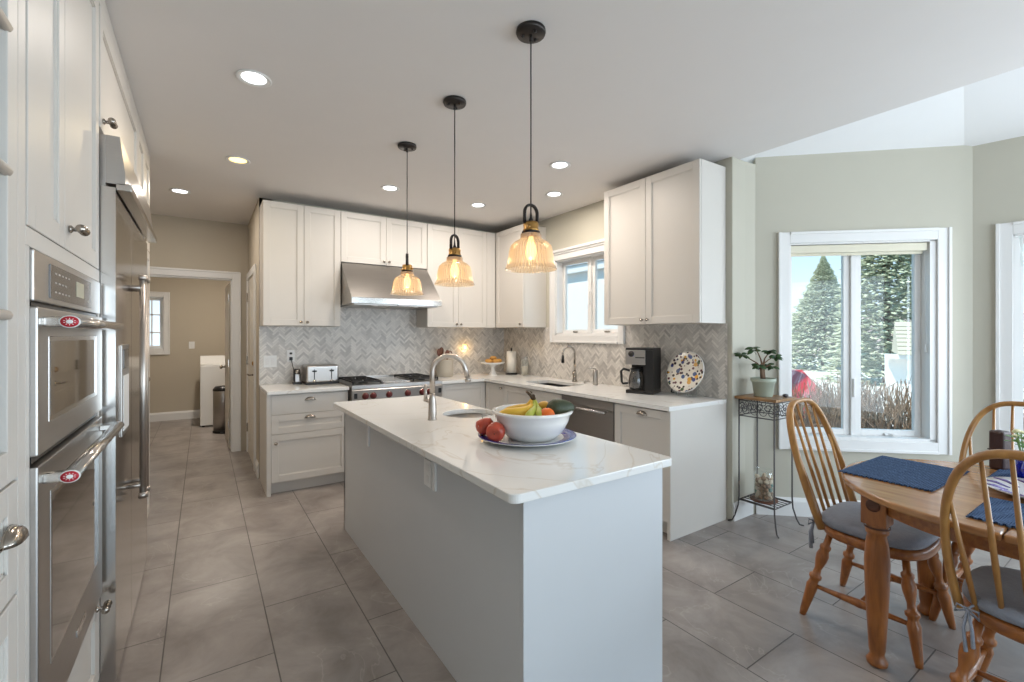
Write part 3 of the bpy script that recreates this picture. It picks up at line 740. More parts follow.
B().box(.32, .605, .08, .60, .925, .940, .006).build('griddle', 'bar_steel', rg)
hd = thing('range_hood', 'wide stainless steel wedge range hood above the stove', 'range hood', (1.152, 4.40, 0))
B().extrude_profile([(.69, 1.70), (.0, 1.70), (.0, 1.755), (.375, 2.125), (.69, 2.125)], 'x', 0, .916).build('canopy', 'steel_h', hd)
B().box(-.001, .917, -.004, .02, 1.70, 1.757, .003).build('front_lip', 'bar_steel', hd)
B().box(.03, .45, .03, .6, 1.688, 1.70).box(.465, .886, .03, .6, 1.688, 1.70).build('filter', 'steel_dark', hd)
for x in (.25, .67): B().lathe([(.03, 1.684), (.03, 1.69)], (x, .1, 0)).build('hood_lamp', 'white', hd)

# ================================================================== tall units on the left wall (front plane x = -0.325)
FX = -0.325
ov = thing('oven_cabinet', 'tall white oven cabinet housing the double wall oven', 'cabinet', (FX, 1.445, 0), PI / 2)
WW = .872
B().box(0, WW, .021, .62, .0 + .1, .42).box(0, WW, .021, .62, 1.60, ZC - .003).box(0, .03, .021, .62, .42, 1.60).box(WW - .035, WW, .021, .62, .42, 1.60).box(0, WW, .3, .62, .42, 1.6)\
   .box(0, WW, .08, .6, 0, .1).build('body', 'cab', ov)
f = shaker(B(), .012, .345, 1.645, 2.66).build('door', 'cab', ov)
f = shaker(B(), .345, WW - .01, 1.645, 2.66).build('door', 'cab', ov); bow_pull(.395, 1.71, f)
B().box(0, WW, -.0, .03, 2.66, ZC - .002, .002).build('crown_rail', 'cab', ov)
B().box(0, WW, .0, .022, 1.60, 1.643, .002).box(0, .027, 0, .022, .43, 1.60, .002).box(WW - .03, WW, 0, .022, .1, 1.60, .002).build('face_frame', 'cab', ov)
f = shaker(B(), .03, WW - .03, .11, .425).build('drawer', 'cab', ov); bow_pull(WW - .07, .395, f)
dv = thing('double_wall_oven', 'stainless steel double wall oven with dark glass windows and bar handles', 'oven', (FX - .015, 1.474, 0), PI / 2)
OW = .805
B().box(0, OW, .0, .31, .432, 1.598).build('body', 'black', dv)
cpn = B().box(0, OW, -.022, 0, 1.478, 1.596, .004).build('control_panel', 'steel', dv)
pg = B().box(.12, .62, -.025, -.021, 1.492, 1.578, .001).build('control_glass', 'panel_glass', cpn)
B().box(.40, .50, -.0262, -.024, 1.515, 1.560).build('display', 'screen', cpn)
mk = B()
for ix in range(6):
    for iz in range(3):
        if ix in (4, 5) and iz == 1: continue
        x = .16 + ix * .035 if ix < 5 else .56
        if .39 < x < .51: continue
        mk.box(x, x + .016, -.0258, -.0245, 1.508 + iz * .024, 1.512 + iz * .024)
mk.build('button_marks', 'mark', cpn)
def oven_door(z0, z1, wz0, wz1, hz, wx0, wx1):
    d = B().box(0, OW, -.028, 0, z0, z1, .004).build('oven_door', 'steel', dv)
    fr = B()
    fr.box(wx0 - .008, wx1 + .008, -.0290, -.027, wz0 - .012, wz1 + .012, .001)
    fr.build('window_frame', 'bar_steel', d)
    B().box(wx0, wx1, -.0295, -.0275, wz0, wz1, .001).build('oven_window', 'oven_glass', d)
    h = B().tube([(.030, -.076, hz), (OW - .02, -.076, hz)], .0145, 20, flat=(1, 1.25))
    for x in (.046, OW - .05):
        h.box(x - .014, x + .014, -.076, -.026, hz - .012, hz + .012, .005)
    h.build('handle', 'bar_steel', d)
    em = Matrix.Rotation(-PI / 2, 4, 'Y') @ Matrix.Diagonal((1, 1.3, 1, 1))
    e = B().mat(1).lathe([(.0150, 0), (.0150, .003), (0, .0031)], (.030, -.076, hz), 28, mtx=em)
    e.mat(0).lathe([(.0128, 0), (.0128, .0038), (0, .004)], (.030, -.076, hz), 28, mtx=em)
    e.mat(1).lathe([(.0050, 0), (.0050, .0048), (.0028, .005), (0, .005)], (.030, -.076, hz), 18, mtx=em)
    for k in range(10):
        a = k * PI / 5; e.box(-.0044, -.004, -.0006, .0006, .0062, .0088, mtx=Matrix.Translation((.030, -.076, hz)) @ Matrix.Diagonal((1, 1.3, 1, 1)) @ Matrix.Rotation(a, 4, 'X'))
    e.build('badge', ['red', 'white'], d)
    return d
oven_door(1.122, 1.465, 1.20, 1.385, 1.432, .095, .69)
ld = oven_door(.436, 1.098, .60, 1.005, 1.062, .11, .72)
B().box(.38, .50, -.031, -.027, .50, .52, .001).build('nameplate', 'bar_steel', ld)
B().box(.02, OW - .02, -.012, 0, 1.102, 1.118).box(.02, OW - .02, -.012, 0, 1.467, 1.476).build('vent_trim', 'black', dv)
# glazed hutch cabinet, left edge of the picture
hc = thing('glazed_tall_cabinet', 'tall white cabinet with glass muntin door at the left edge of the kitchen', 'cabinet', (FX, .56, 0), PI / 2)
HW = .883
B().box(0, HW, .021, .62, .1, 1.10).box(0, .02, .021, .62, 1.10, ZC - .003).box(HW - .02, HW, .021, .62, 1.10, ZC - .003).box(0, HW, .6, .62, 1.10, ZC - .003).box(0, HW, .08, .6, 0, .1)\
   .box(.02, HW - .02, .05, .6, 1.45, 1.47).box(.02, HW - .02, .05, .6, 1.80, 1.82).box(.02, HW - .02, .05, .6, 2.15, 2.17).box(0, HW, .021, .62, 2.66, ZC - .003).build('body', 'cab', hc)
B().box(HW - .05, HW, 0, .022, .1, ZC - .003, .002).box(0, HW - .05, 0, .022, 2.66, ZC - .003, .002).build('face_frame', 'cab', hc)
gd = B()
gx0, gx1 = .10, HW - .052
gd.box(gx0, gx0 + .06, 0, .02, 1.10, 2.655, .002).box(gx1 - .06, gx1, 0, .02, 1.10, 2.655, .002).box(gx0 + .06, gx1 - .06, 0, .02, 1.10, 1.165, .002).box(gx0 + .06, gx1 - .06, 0, .02, 2.595, 2.655, .002)
gd = gd.build('door', 'cab', hc)
g2 = B()
for z in (1.44, 1.73, 2.02, 2.31): g2.tube([(gx0 + .06, .004, z), (gx1 - .055, .004, z)], .011, 8)
for x in (.33, .56): g2.tube([(x, .006, 1.165), (x, .006, 2.595)], .011, 8)
g2.build('muntins', 'cab', gd)
B().box(gx0 + .06, gx1 - .06, .012, .016, 1.165, 2.595).build('glass_pane', 'clear', gd)
f = shaker(B(), .10, HW - .052, .86, 1.095).build('drawer', 'cab', hc); cup_pull(HW - .115, .985, f, w=.048, h=.032)
f = shaker(B(), .10, HW - .052, .11, .855).build('door', 'cab', hc)

# refrigerator
fr = thing('refrigerator', 'built-in stainless steel side-by-side refrigerator with tall bar handles', 'refrigerator', (-.28, 2.335, 0), PI / 2)
FW = 1.215
B().box(0, FW, .03, .66, .06, 2.17, .002).box(.02, FW - .02, .08, .6, 0, .06).build('body', 'steel', fr)
B().box(-.006, 0.0, -.0, .045, .03, 1.97).build('edge_trim', 'bar_steel', fr)
fd = B().box(.003, .462, -.0, .03, .04, 1.955, .004).build('freezer_door', 'steel_fridge', fr)
rd = B().box(.466, FW - .003, -.0, .03, .04, 1.955, .004).build('refrigerator_door', 'steel_fridge', fr)
def fhandle(x, par):
    b = B().tube([(x, -.048, .66), (x, -.048, 1.66)], .014, 16)
    for z in (.70, 1.62): b.tube([(x, -.048, z), (x, 0, z)], .011, 10)
    b.lathe([(.019, .64), (.019, .665)], (x, -.048, 0), 14).lathe([(.019, 1.655), (.019, 1.68)], (x, -.048, 0), 14)
    b.build('handle', 'satin', par)
fhandle(.415, fd); fhandle(.515, rd)
B().extrude_profile([(0.0, 1.985), (-.028, 1.985), (-.028, 2.03), (-.012, 2.17), (0.03, 2.17), (.03, 1.985)], 'x', 0, FW).build('top_grille', 'steel', fr)
B().box(-.0, FW, -.048, .0, 1.963, 1.992, .004).build('grille_lip', 'bar_steel', fr)
dp = B().box(.12, .33, -.006, .002, .98, 1.36, .004).build('door_reflection', 'steel_dark', fd)  # panel with dark and pale inserts, added to shape a reflection in the steel
B().box(.145, .305, -.009, -.003, 1.26, 1.34, .002).build('reflection_dark', 'panel_glass', dp)
B().box(.145, .305, -.0085, -.003, 1.00, 1.23, .002).build('reflection_pale', 'white', dp)
# cabinet above and beyond the refrigerator
t = thing('over_fridge_cabinet', 'white cabinet with flap door above the refrigerator', 'cabinet', (FX, 2.335, 0), PI / 2)
B().box(-.016, 1.225, .021, .6, 2.19, ZC - .003).build('body', 'cab', t)
f = shaker(B(), 0, 1.215, 2.195, 2.66).build('door', 'cab', t); bow_pull(.05, 2.235, f)
B().box(-.016, 1.225, 0, .03, 2.66, ZC - .002, .002).build('crown_rail', 'cab', t)
t = thing('pantry_cabinet', 'tall white pantry cabinet past the refrigerator, next to the hallway', 'cabinet', (FX, 3.562, 0), PI / 2)
B().box(0, .75, .021, .62, .1, ZC - .003).box(0, .75, .09, .6, 0, .1).build('body', 'cab', t)
for x0, x1, hx_ in ((.01, .375, .345), (.375, .74, .405)):
    f = shaker(B(), x0, x1, .11, 2.0).build('door', 'cab', t); knob(hx_, 1.1, f)
    f = shaker(B(), x0, x1, 2.005, 2.66).build('door', 'cab', t); knob(hx_, 2.04, f)
B().box(0, .75, 0, .03, 2.66, ZC - .002, .002).build('crown_rail', 'cab', t)

# ================================================================== island
isl = thing('kitchen_island', 'long white kitchen island with plain panelled sides in the middle of the room', 'kitchen island', (.85, 1.20, 0))
def island_box(b):
    L_, W_ = 2.24, .685
    b.box(0, .02, .019, L_, 0, .884).box(W_ - .02, W_, .019, L_, 0, .884).box(0, W_, L_ - .02, L_, 0, .884).box(.02, W_ - .02, .02, L_ - .02, .02, .05)
island_box(b := B()); b.build('side_panels', 'island', isl)
B().box(-.0, .685, -.001, .0185, 0, .884, .001).build('front_panel', 'island', isl)
for y, n_ in ((.74, 1), ):
    op = B().box(-.008, 0, y - .04, y + .04, .715, .835, .003).build('outlet_plate', 'white', isl)
    B().box(-.0095, -.007, y - .017, y + .017, .735, .765, .002).box(-.0095, -.007, y - .017, y + .017, .785, .815, .002).build('socket', 'trim', op)
for y in (.668, 1.646): B().box(-.010, 0, y - .012, y + .012, .715, .884, .001).box(-.06, 0, y - .012, y + .012, .878, .884).build('bracket', 'white', isl)
SKC = (1.375, 2.52); SR = .165
circ = [(SKC[0] + SR * math.cos(2 * PI * i / 40), SKC[1] + SR * math.sin(2 * PI * i / 40)) for i in range(40)]
b = B().slab_hole(.775, 1.548, 1.15, 3.47, .885, .915, circ)
bmesh.ops.remove_doubles(b.bm, verts=b.bm.verts, dist=1e-5)
ce = [e for e in b.bm.edges if abs(e.verts[0].co.z - e.verts[1].co.z) > .01 and all(min(abs(v.co.x - .775), abs(v.co.x - 1.548)) < 1e-4 and min(abs(v.co.y - 1.15), abs(v.co.y - 3.47)) < 1e-4 for v in e.verts)]
bmesh.ops.bevel(b.bm, geom=ce, offset=.03, segments=6, affect='EDGES', profile=.5)
tag(b.build('island_countertop', 'quartz'), 'white quartz slab with faint veins on top of the island', 'countertop')
o = bpy.data.objects['island_countertop']; md = o.modifiers.new('edge', 'BEVEL'); md.width = .004; md.segments = 2; md.limit_method = 'ANGLE'; md.angle_limit = R(60)
t = thing('prep_sink', 'round stainless steel prep sink set into the island top', 'sink', (SKC[0], SKC[1], .74))
B().lathe([(0, 0), (SR - .03, .0), (SR, .03), (SR + .003, .145), (SR + .012, .145), (SR + .008, .02), (SR - .03, -.008), (0, -.008)], seg=40, cap=False).build('basin', 'steel', t)
B().lathe([(.035, .002), (.035, .006), (.015, .004)], seg=20).build('drain', 'bar_steel', t)
def faucet_island():
    t = thing('island_faucet', 'tall brushed nickel gooseneck faucet on the island', 'faucet', (1.09, 2.44, .915), R(-28))
    B().lathe([(.027, 0), (.027, .004), (.0235, .008), (.0225, .09), (.020, .115), (.0155, .13), (0.0155, .15)], seg=24).build('base', 'satin', t)
    pts = [(0, 0, .14), (0, 0, .27)]
    for i in range(1, 15):
        a = PI - (PI * .93) * i / 14; pts.append((.095 + .095 * math.cos(a), 0, .27 + .095 * math.sin(a)))
    pts.append((pts[-1][0] + .012, 0, pts[-1][2] - .05)); 
    B().tube(pts, .0145, 14).build('spout', 'satin', t)
    p = pts[-1]; B().tube([p, (p[0] + .004, 0, p[2] - .025)], .017, 14).build('spray_head', 'satin', t)
    hb = B().tube([(0, 0, .10), (-.03, .03, .105), (-.042, .042, .11)], .011, 10).tube([(-.042, .042, .10), (-.042, .042, .20)], [.013, .006], 10)
    hb.build('handle', 'satin', t)
faucet_island()
# window sink faucet, darker pull-down
t = thing('sink_faucet', 'slim chrome pull-down faucet behind the sink under the window', 'faucet', (3.19, 3.585, .914), R(160))
B().lathe([(.03, 0), (.028, .012), (.02, .03), (.02, .09), (.015, .11)], seg=20).build('base', 'nickel', t)
pts = [(0, 0, .10), (0, 0, .30)]
for i in range(1, 13):
    a = PI - PI * i / 12; pts.append((.065 + .065 * math.cos(a), 0, .30 + .065 * math.sin(a)))
pts.append((.13, 0, .27)); B().tube(pts, .011, 12).build('spout', 'nickel', t)
B().tube([(.13, 0, .275), (.13, 0, .20)], [.013, .017], 12).build('spray_head', 'black', t)
B().tube([(0, 0, .06), (0, -.05, .075), (-.01, -.075, .10)], [.010, .008, .006], 10).build('handle', 'nickel', t)
t = thing('soap_dispenser', 'brushed steel cylindrical soap dispenser on the counter right of the sink', 'soap dispenser', (3.17, 3.262, .914))
B().lathe([(.024, 0), (.026, .004), (.026, .14), (.022, .146), (.006, .15)], seg=24).build('bottle', 'steel', t)
B().tube([(0, 0, .148), (0, 0, .165)], .008).tube([(0, 0, .163), (-.045, .04, .163), (-.05, .044, .155)], .006).build('pump', 'steel', t)
tag(B().lathe([(.012, 0), (.014, .03), (.006, .035), (0, .036)]).build('hole_cap', 'steel'), 'small steel sink button between faucet and soap dispenser', 'sink button').location = (3.19, 3.43, .914)

# ================================================================== pendants and downlights
def pendant():
    t = thing('pendant_lamp', '', 'pendant lamp', (0, 0, ZC), 0, 'pendant lamps above the island')
    c = B().lathe([(.0, 0), (.064, -.001), (.066, -.012), (.062, -.022), (0, -.024)], seg=32).build('canopy', 'bronze', t)
    for a in (.4, 2.5, 4.6): B().lathe([(.006, -.02), (.007, -.03), (0, -.034)], (.036 * math.cos(a), .036 * math.sin(a), 0), 10).build('screw', 'bronze', c)
    B().tube([(0, 0, -.02), (0, 0, -.845)], .003, 8).lathe([(.008, -.05), (.006, -.02)], seg=10).build('cord', 'bronze', t)
    # horseshoe yoke
    pts = [(.034 * math.cos(a), 0, -.805 + .036 * math.sin(a)) for a in [PI * i / 14 for i in range(15)]]
    pts = [(.034, 0, -.852)] + pts + [(-.034, 0, -.852)]
    B().tube(pts, .0062, 8, flat=(1, 1.6)).lathe([(.012, -.862), (.012, -.84), (.006, -.825), (.003, -.80)], seg=14).build('yoke', 'bronze', t)
    sk = B().lathe([(.012, -.842), (.032, -.846), (.035, -.856), (.033, -.874), (.036, -.878), (.036, -.884), (.030, -.887), (.030, -.905), (.03, -.909)], seg=24).build('socket', 'brass', t)
    for a in (PI * .25, PI * .25 + PI, ): B().tube([(.028 * math.cos(a), .028 * math.sin(a), -.875), (.05 * math.cos(a), .05 * math.sin(a), -.875)], .004).sphere((.052 * math.cos(a), .052 * math.sin(a), -.875), .007).build('thumb_screw', 'brass', sk)
    B().lathe([(.034, -.884), (.040, -.886), (.040, -.892), (.034, -.894)], seg=24).build('collar', 'bronze', sk)
    prof = [(.030, -.893), (.044, -.897), (.045, -.915), (.050, -.922), (.070, -.932), (.086, -.948), (.093, -.972), (.097, -1.005), (.101, -1.03), (.103, -1.036), (.110, -1.048), (.1115, -1.054)]
    inner = [(r - .0035, z) for r, z in reversed(prof)]
    B().lathe(prof + inner, seg=92, rib=1, ramp=.03, cap=False, smooth=False).build('shade', 'shade_glass', t)
    bl = B().lathe([(.010, -.905), (.012, -.925), (.022, -.955), (.025, -.975), (.020, -.995), (.008, -1.008), (0, -1.01)], seg=18).build('bulb', 'bulb', t)
    add_light('pendant_light', 'POINT', (0, 0, -1.02), 0.8, (1.0, .84, .64), size=.02, parent=t)
    return t
pl = pendant()
plab = ['nearest and largest-looking pendant lamp with ribbed glass shade over the front of the island', 'middle pendant lamp of the three hanging above the island', 'farthest pendant lamp, hanging in front of the range hood']
for i, y in enumerate((1.631, 2.368, 3.106)):
    o = pl if i == 0 else copy_tree(pl)
    o.location = (1.196, y, ZC); o['label'] = plab[i]; o.rotation_euler = (0, 0, (0, .45, 1.2)[i])
def downlight(warm=False):
    t = thing('recessed_light', '', 'ceiling light', (0, 0, ZC), 0, 'recessed ceiling lights')
    B().lathe([(.066, .0), (.082, -.001), (.084, -.006), (.078, -.009), (.066, -.004), (.058, -.002)], seg=32, cap=False).build('trim_ring', 'white', t)
    B().lathe([(.060, -.0015), (0, -.0015)], seg=32, cap=False).build('lens', 'lamp_warm' if warm else 'lamp_cool', t)
    return t
dl = downlight(); dlw = downlight(True)
spots = [((.221, 2.741), 'recessed ceiling light nearest the oven, largest at upper left', 0), ((.223, 4.094), 'yellowish recessed ceiling light in the row left of the island', 1),
         ((-.177, 5.276), 'recessed ceiling light closest to the hallway doorway', 0), ((1.416, 4.101), 'recessed ceiling light in front of the range hood', 0),
         ((2.354, 4.131), 'recessed ceiling light near the back right corner cabinets', 0), ((2.336, 2.799), 'recessed ceiling light right of the nearest pendant rod, nearer the camera of that pair', 0),
         ((2.77, 3.406), 'recessed ceiling light close to the sink window wall', 0)]
for (x, y), lab, wm in spots:
    if wm: o = dlw
    else: o = dl if (x, y) == spots[0][0] else copy_tree(dl)
    o.location = (x, y, ZC); o['label'] = lab
    add_light('recessed_lamp_glow', 'AREA', (0, 0, -.012), 4.2, (1.0, .90, .80) if not wm else (1, .8, .5), size=.11, parent=o)

# ================================================================== things on the left back counter
t = thing('toaster', 'four-slice stainless steel toaster on the left back counter', 'toaster', (.985, 4.93, .914))
B().box(-.152, .152, -.12, .12, .012, .190, .028, seg=4).build('body', 'steel', t)
B().box(-.155, .155, -.123, .123, 0, .02, .006).build('base', 'black', t)
for x in (-.08, .08):
    B().box(x - .004, x + .004, -.1225, -.119, .05, .15).build('lever_slot', 'black', t)
    B().box(x - .02, x + .02, -.14, -.12, .125, .14, .004).build('lever', 'black', t)
    B().lathe([(.014, 0), (.013, .012), (0, .014)], (x, -.12, .035), 16, mtx=Matrix.Rotation(PI / 2, 4, 'X')).build('dial', 'bar_steel', t)
for x in (-.11, -.05, .05, .11): B().box(x - .012, x + .012, -.09, .09, .1855, .187).build('slot', 'black', t)
t = thing('can_opener', 'small black and chrome electric can opener beside the toaster', 'can opener', (.775, 4.985, .914))
B().box(-.04, .04, -.045, .045, 0, .02, .004).box(-.03, .03, -.03, .04, .02, .15, .015, seg=3).build('body', 'black', t)
B().box(-.022, .022, -.036, -.028, .02, .10, .006).build('front_plate', 'steel', t)
B().lathe([(.02, 0), (.02, .01), (.0, .014)], (0, -.03, .125), 16, mtx=Matrix.Rotation(PI / 2, 4, 'X')).build('cutter', 'bar_steel', t)
t = thing('wall_outlet', 'white wall outlet on tiles with a black plug and cord above the can opener', 'outlet', (.735, 5.093, 1.19))
B().box(-.035, .035, -.006, 0, -.058, .058, .003).build('plate', 'white', t)
B().box(-.014, .014, -.03, -.006, -.045, -.012, .004).box(-.012, .012, -.02, -.006, .015, .035, .004).build('plug', 'black', t)
B().tube([(0, -.03, -.03), (.012, -.04, -.10), (.03, -.05, -.18), (.038, -.06, -.25), (.04, -.075, -.262)], .0035).build('cord', 'black', t)
t = thing('light_switch', 'double light switch plate on tiles left of the toaster', 'light switch', (.55, 5.093, 1.14))
B().box(-.058, .058, -.006, 0, -.058, .058, .003).build('plate', 'white', t)
for x in (-.024, .024): B().box(x - .016, x + .016, -.009, -.005, -.033, .033, .003).build('rocker', 'trim', t)
# back right counter
t = thing('utensil_crock', 'taupe stoneware crock on the counter right of the range', 'crock', (2.36, 4.93, .914))
B().lathe([(.085, 0), (.095, .005), (.102, .08), (.1, .19), (.104, .2), (.096, .203), (.092, .19), (.092, .02), (0, .02)], seg=32, cap=False).build('pot', 'crock', t)
uts = [(-.05, .0, .11, 'dark wooden spoon leaning left in the utensil crock'), (-.015, .03, .13, 'tall dark wooden spatula in the utensil crock'), (.02, -.01, .09, 'short wooden spoon in the front of the crock'), (.055, .01, .11, 'looped dark handle utensil leaning right in the crock')]
for i, (dx, dy, h, lab) in enumerate(uts):
    b = B()
    if i == 3:
        ps = [(.0, 0, .03), (dx * .8, dy, .20)] + [(dx + .022 + .022 * math.cos(PI - a), dy, .26 + .035 * math.sin(a)) for a in [PI * k / 8 for k in range(9)]] + [(dx + .05, dy, .22)]
        b.tube(ps, .006)
    else:
        b.tube([(-dx * .3, -dy * .3, .03), (dx, dy, .2), (dx * 1.3, dy * 1.3, .2 + h * .5)], [.006, .007, .008]).sphere((dx * 1.4, dy * 1.4, .2 + h * .75), .03, (1, .35, 1.5))
    o = b.build('cooking_utensil', 'woodspoon'); tag(o, lab, 'utensil', 'utensils in the crock'); o.location = (2.36, 4.93, .914)
t = thing('night_light', 'glowing amber plug-in night light on the back wall tiles', 'night light', (2.70, 5.093, 1.24))
B().box(-.03, .03, -.006, 0, -.055, .055, .003).build('plate', 'white', t)
B().box(-.022, .022, -.035, -.006, -.02, .035, .008).build('lens', 'night', t)
add_light('night_light_glow', 'POINT', (0, -.06, 0), .6, (1, .66, .28), size=.02, parent=t)
t = thing('cake_stand', 'white ceramic pedestal cake stand in the counter corner', 'cake stand', (2.93, 4.78, .914))
B().lathe([(.055, 0), (.05, .01), (.026, .05), (.024, .10), (.05, .125), (.125, .135), (.15, .150), (.15, .156), (.12, .145), (0, .142)], seg=36, cap=False).build('pedestal', 'white_glaze', t)
for i, (dx, dy, dz) in enumerate(((-.07, -.03, 0), (.0, -.07, 0), (.07, -.02, 0), (-.03, .05, 0), (.05, .06, 0), (0, -.01, .035))):
    o = B().sphere((0, 0, 0), .042, (1.1, .9, .62), 14).build('pastry', 'pastry'); o.location = (2.93 + dx, 4.78 + dy, .914 + .17 + dz)
    tag(o, 'golden pastry heaped on the white cake stand', 'pastry', 'pastries on the cake stand')
t = thing('paper_towel_holder', 'paper towel roll on a dark upright holder in the counter corner', 'paper towel holder', (3.17, 4.73, .914))
B().lathe([(.075, 0), (.075, .012), (.0, .014)], seg=28).lathe([(.006, 0), (.006, .30), (.011, .305), (.011, .32), (0, .33)], seg=12).build('stand', 'bronze', t)
B().lathe([(.018, .02), (.060, .02), (.060, .285), (.018, .285)], seg=32).build('paper_roll', 'paper', t)
t = thing('storage_jar', 'clear glass storage jar with metal lid beside the paper towels', 'jar', (3.20, 4.49, .914))
B().lathe([(0, .003), (.043, .003), (.046, .01), (.046, .16), (.036, .185), (.036, .2)], seg=24, cap=False).build('glass', 'clear', t)
B().lathe([(.039, .198), (.040, .222), (.036, .226), (0, .226)], seg=24).build('lid', 'steel', t)
B().lathe([(.0, .006), (.040, .006), (.040, .11), (0, .118)], seg=20).build('contents', 'crock', t)

# coffee maker
t = thing('coffee_maker', 'black and steel drip coffee maker with glass carafe', 'coffee maker', (3.07, 2.61, .914), R(-66))
# local x -> world -y, local y -> world +x
B().box(-.105, .125, -.10, .14, 0, .03, .008).build('base', 'black', t)
B().box(.02, .125, -.03, .14, .03, .37, .006).box(-.105, .125, .06, .14, .03, .37, .006).box(-.105, .125, -.10, .14, .36, .378, .005).box(.055, .125, -.095, .0, .03, .37, .004).build('tower', 'black', t)
hh = B().box(-.105, .06, -.105, .06, .24, .362, .006).build('brew_head', 'steel', t)
B().box(-.075, -.035, -.108, -.104, .31, .345, .002).build('display', 'lcd', hh)
B().lathe([(.025, 0), (.025, .003)], (-.055, -.106, .33), 20, mtx=Matrix.Rotation(PI / 2, 4, 'X')).box(-.02, .055, -.108, -.104, .295, .303).build('control_marks', 'bronze', hh)
cf = B().lathe([(0, .034), (.055, .034), (.062, .05), (.066, .10), (.058, .15), (.045, .18), (.045, .19)], (-.035, -.03, 0), 28, cap=False).build('carafe', 'coffee', t)
B().lathe([(.047, .185), (.05, .205), (.03, .215), (0, .216)], (-.035, -.03, 0), 24).build('lid', 'black', cf)
B().tube([(-.085, -.045, .185), (-.135, -.06, .20), (-.155, -.065, .18), (-.150, -.063, .09), (-.142, -.06, .075), (-.10, -.048, .08)], [.010, .011, .011, .010, .009, .008], 10, flat=(1, 1.5)).build('handle', 'black', cf)
tag(B().tube([(3.27, 2.44, .92), (3.24, 2.44, .925), (3.23, 2.42, .99), (3.24, 2.41, 1.09), (3.25, 2.40, 1.14), (3.255, 2.37, 1.155), (3.265, 2.34, 1.14), (3.285, 2.33, 1.10), (3.29, 2.33, 1.06)], .0055).build('appliance_cord', 'black'), 'black power cord looping up between the coffee maker and the plate', 'cord')
# plate on easel
t = thing('decorative_plate', 'round cream plate painted with colourful birds and flowers, propped against tiles', 'plate', (3.185, 2.26, .940), 0)
tm = Matrix.Translation((0, 0, .163)) @ Matrix.Scale(1.07, 4) @ Matrix.Rotation(R(-72), 4, 'Y') @ Matrix.Rotation(0, 4, 'Z')
B().lathe([(0, .004), (.10, .002), (.155, .014), (.157, .018), (.153, .020), (.10, .008), (0, .010)], seg=48, mtx=tm, cap=False).build('dish', 'plate', t)
B().lathe([(.152, .018), (.157, .017), (.158, .021), (.153, .0225)], seg=48, mtx=tm, cap=False).build('rim', 'white_glaze', t)
t = thing('plate_easel', 'clear acrylic easel holding the decorative plate', 'plate stand', (3.185, 2.26, .9145))
for s_ in (-.05, .05): B().tube([(-.06, s_, .008), (-.055, s_, .03), (-.04, s_, .006), (.06, s_, .006), (.075, s_, .14)], .004).build('easel_arm', 'clear', t)
B().tube([(0.055, -.05, .006), (.055, .05, .006)], .004).build('crossbar', 'clear', t)

# ================================================================== fruit platter on the island
PC = (1.25, 1.735)
t = thing('serving_platter', 'round white platter with blue painted rim on the island', 'platter', (PC[0], PC[1], .915))
B().lathe([(0, .0), (.12, .0), (.19, .012), (.226, .022), (.228, .026), (.19, .018), (.12, .008), (0, .007)], seg=56, cap=False).build('dish', 'white_glaze', t)
B().lathe([(.170, .0160), (.186, .0185), (.2265, .0268), (.2275, .0260), (.19, .0175)], seg=56, cap=False).build('painted_rim', 'blue_rim', t)
BC = (1.275, 1.728)
t = thing('fruit_bowl', 'large white round ceramic bowl of fruit on the blue-rimmed platter', 'bowl', (BC[0], BC[1], .923))
B().lathe([(0, .0), (.105, .0), (.112, .004), (.145, .035), (.170, .085), (.176, .112), (.186, .118), (.190, .125), (.186, .131), (.172, .131), (.168, .118), (.160, .085), (.135, .038), (.10, .012), (0, .01)], seg=64, cap=False).build('bowl_body', 'white_glaze', t)
z0 = .923
def fruit(name, label, cat, loc, bfun, mats, group=None, rot=(0, 0, 0)):
    t = thing(name, label, cat, loc, 0, group); t.rotation_euler = rot
    bfun(t); return t
def apple(t):
    prof = [(0, .070), (.008, .066), (.020, .074), (.036, .068), (.043, .050), (.042, .032), (.032, .010), (.018, .001), (.008, .004), (0, .008)]
    B().lathe([(r, z - .037) for r, z in reversed(prof)], seg=24, cap=False).build('flesh', 'apple', t)
    B().tube([(0, 0, .028), (.003, 0, .045)], .002).build('stem', 'stem', t)
    B().sphere((.036, -.008, .008), .013, (.35, 1, 1), 10).build('sticker', 'sticker', t)
fruit('apple', 'red apple in front, its blossom end facing out on the platter rim', 'apple', (1.080, 1.735, .972), apple, None, 'apples on the platter', (R(95), R(0), R(-45)))
fruit('apple', 'red apple behind the other, with a pale sticker, beside the bowl', 'apple', (1.083, 1.835, .976), apple, None, 'apples on the platter', (R(20), R(-12), R(220)))
def banana(pts, r=.0185, m='banana'):
    def f(t):
        n = len(pts); rs = [r * .45] + [r] * (n - 3) + [r * .6, r * .3]
        # smooth the path
        P = []; RS = []
        for i in range(n - 1):
            for k in range(4):
                u = k / 4; p0 = Vector(pts[max(i - 1, 0)]); p1 = Vector(pts[i]); p2 = Vector(pts[i + 1]); p3 = Vector(pts[min(i + 2, n - 1)])
                P.append(.5 * ((2 * p1) + (p2 - p0) * u + (2 * p0 - 5 * p1 + 4 * p2 - p3) * u * u + (3 * p1 - p0 - 3 * p2 + p3) * u ** 3)); RS.append(rs[i] * (1 - u) + rs[i + 1] * u)
        B().tube(P, RS, 7).build('peel', m, t)
        B().tube([pts[-1], tuple(Vector(pts[-1]) + (Vector(pts[-1]) - Vector(pts[-2])).normalized() * .02)], [.007, .008], 6).build('stem', 'stem', t)
        B().sphere(pts[0], .007, seg=8).build('tip', 'stem', t)
    return f
bz = z0 + .114
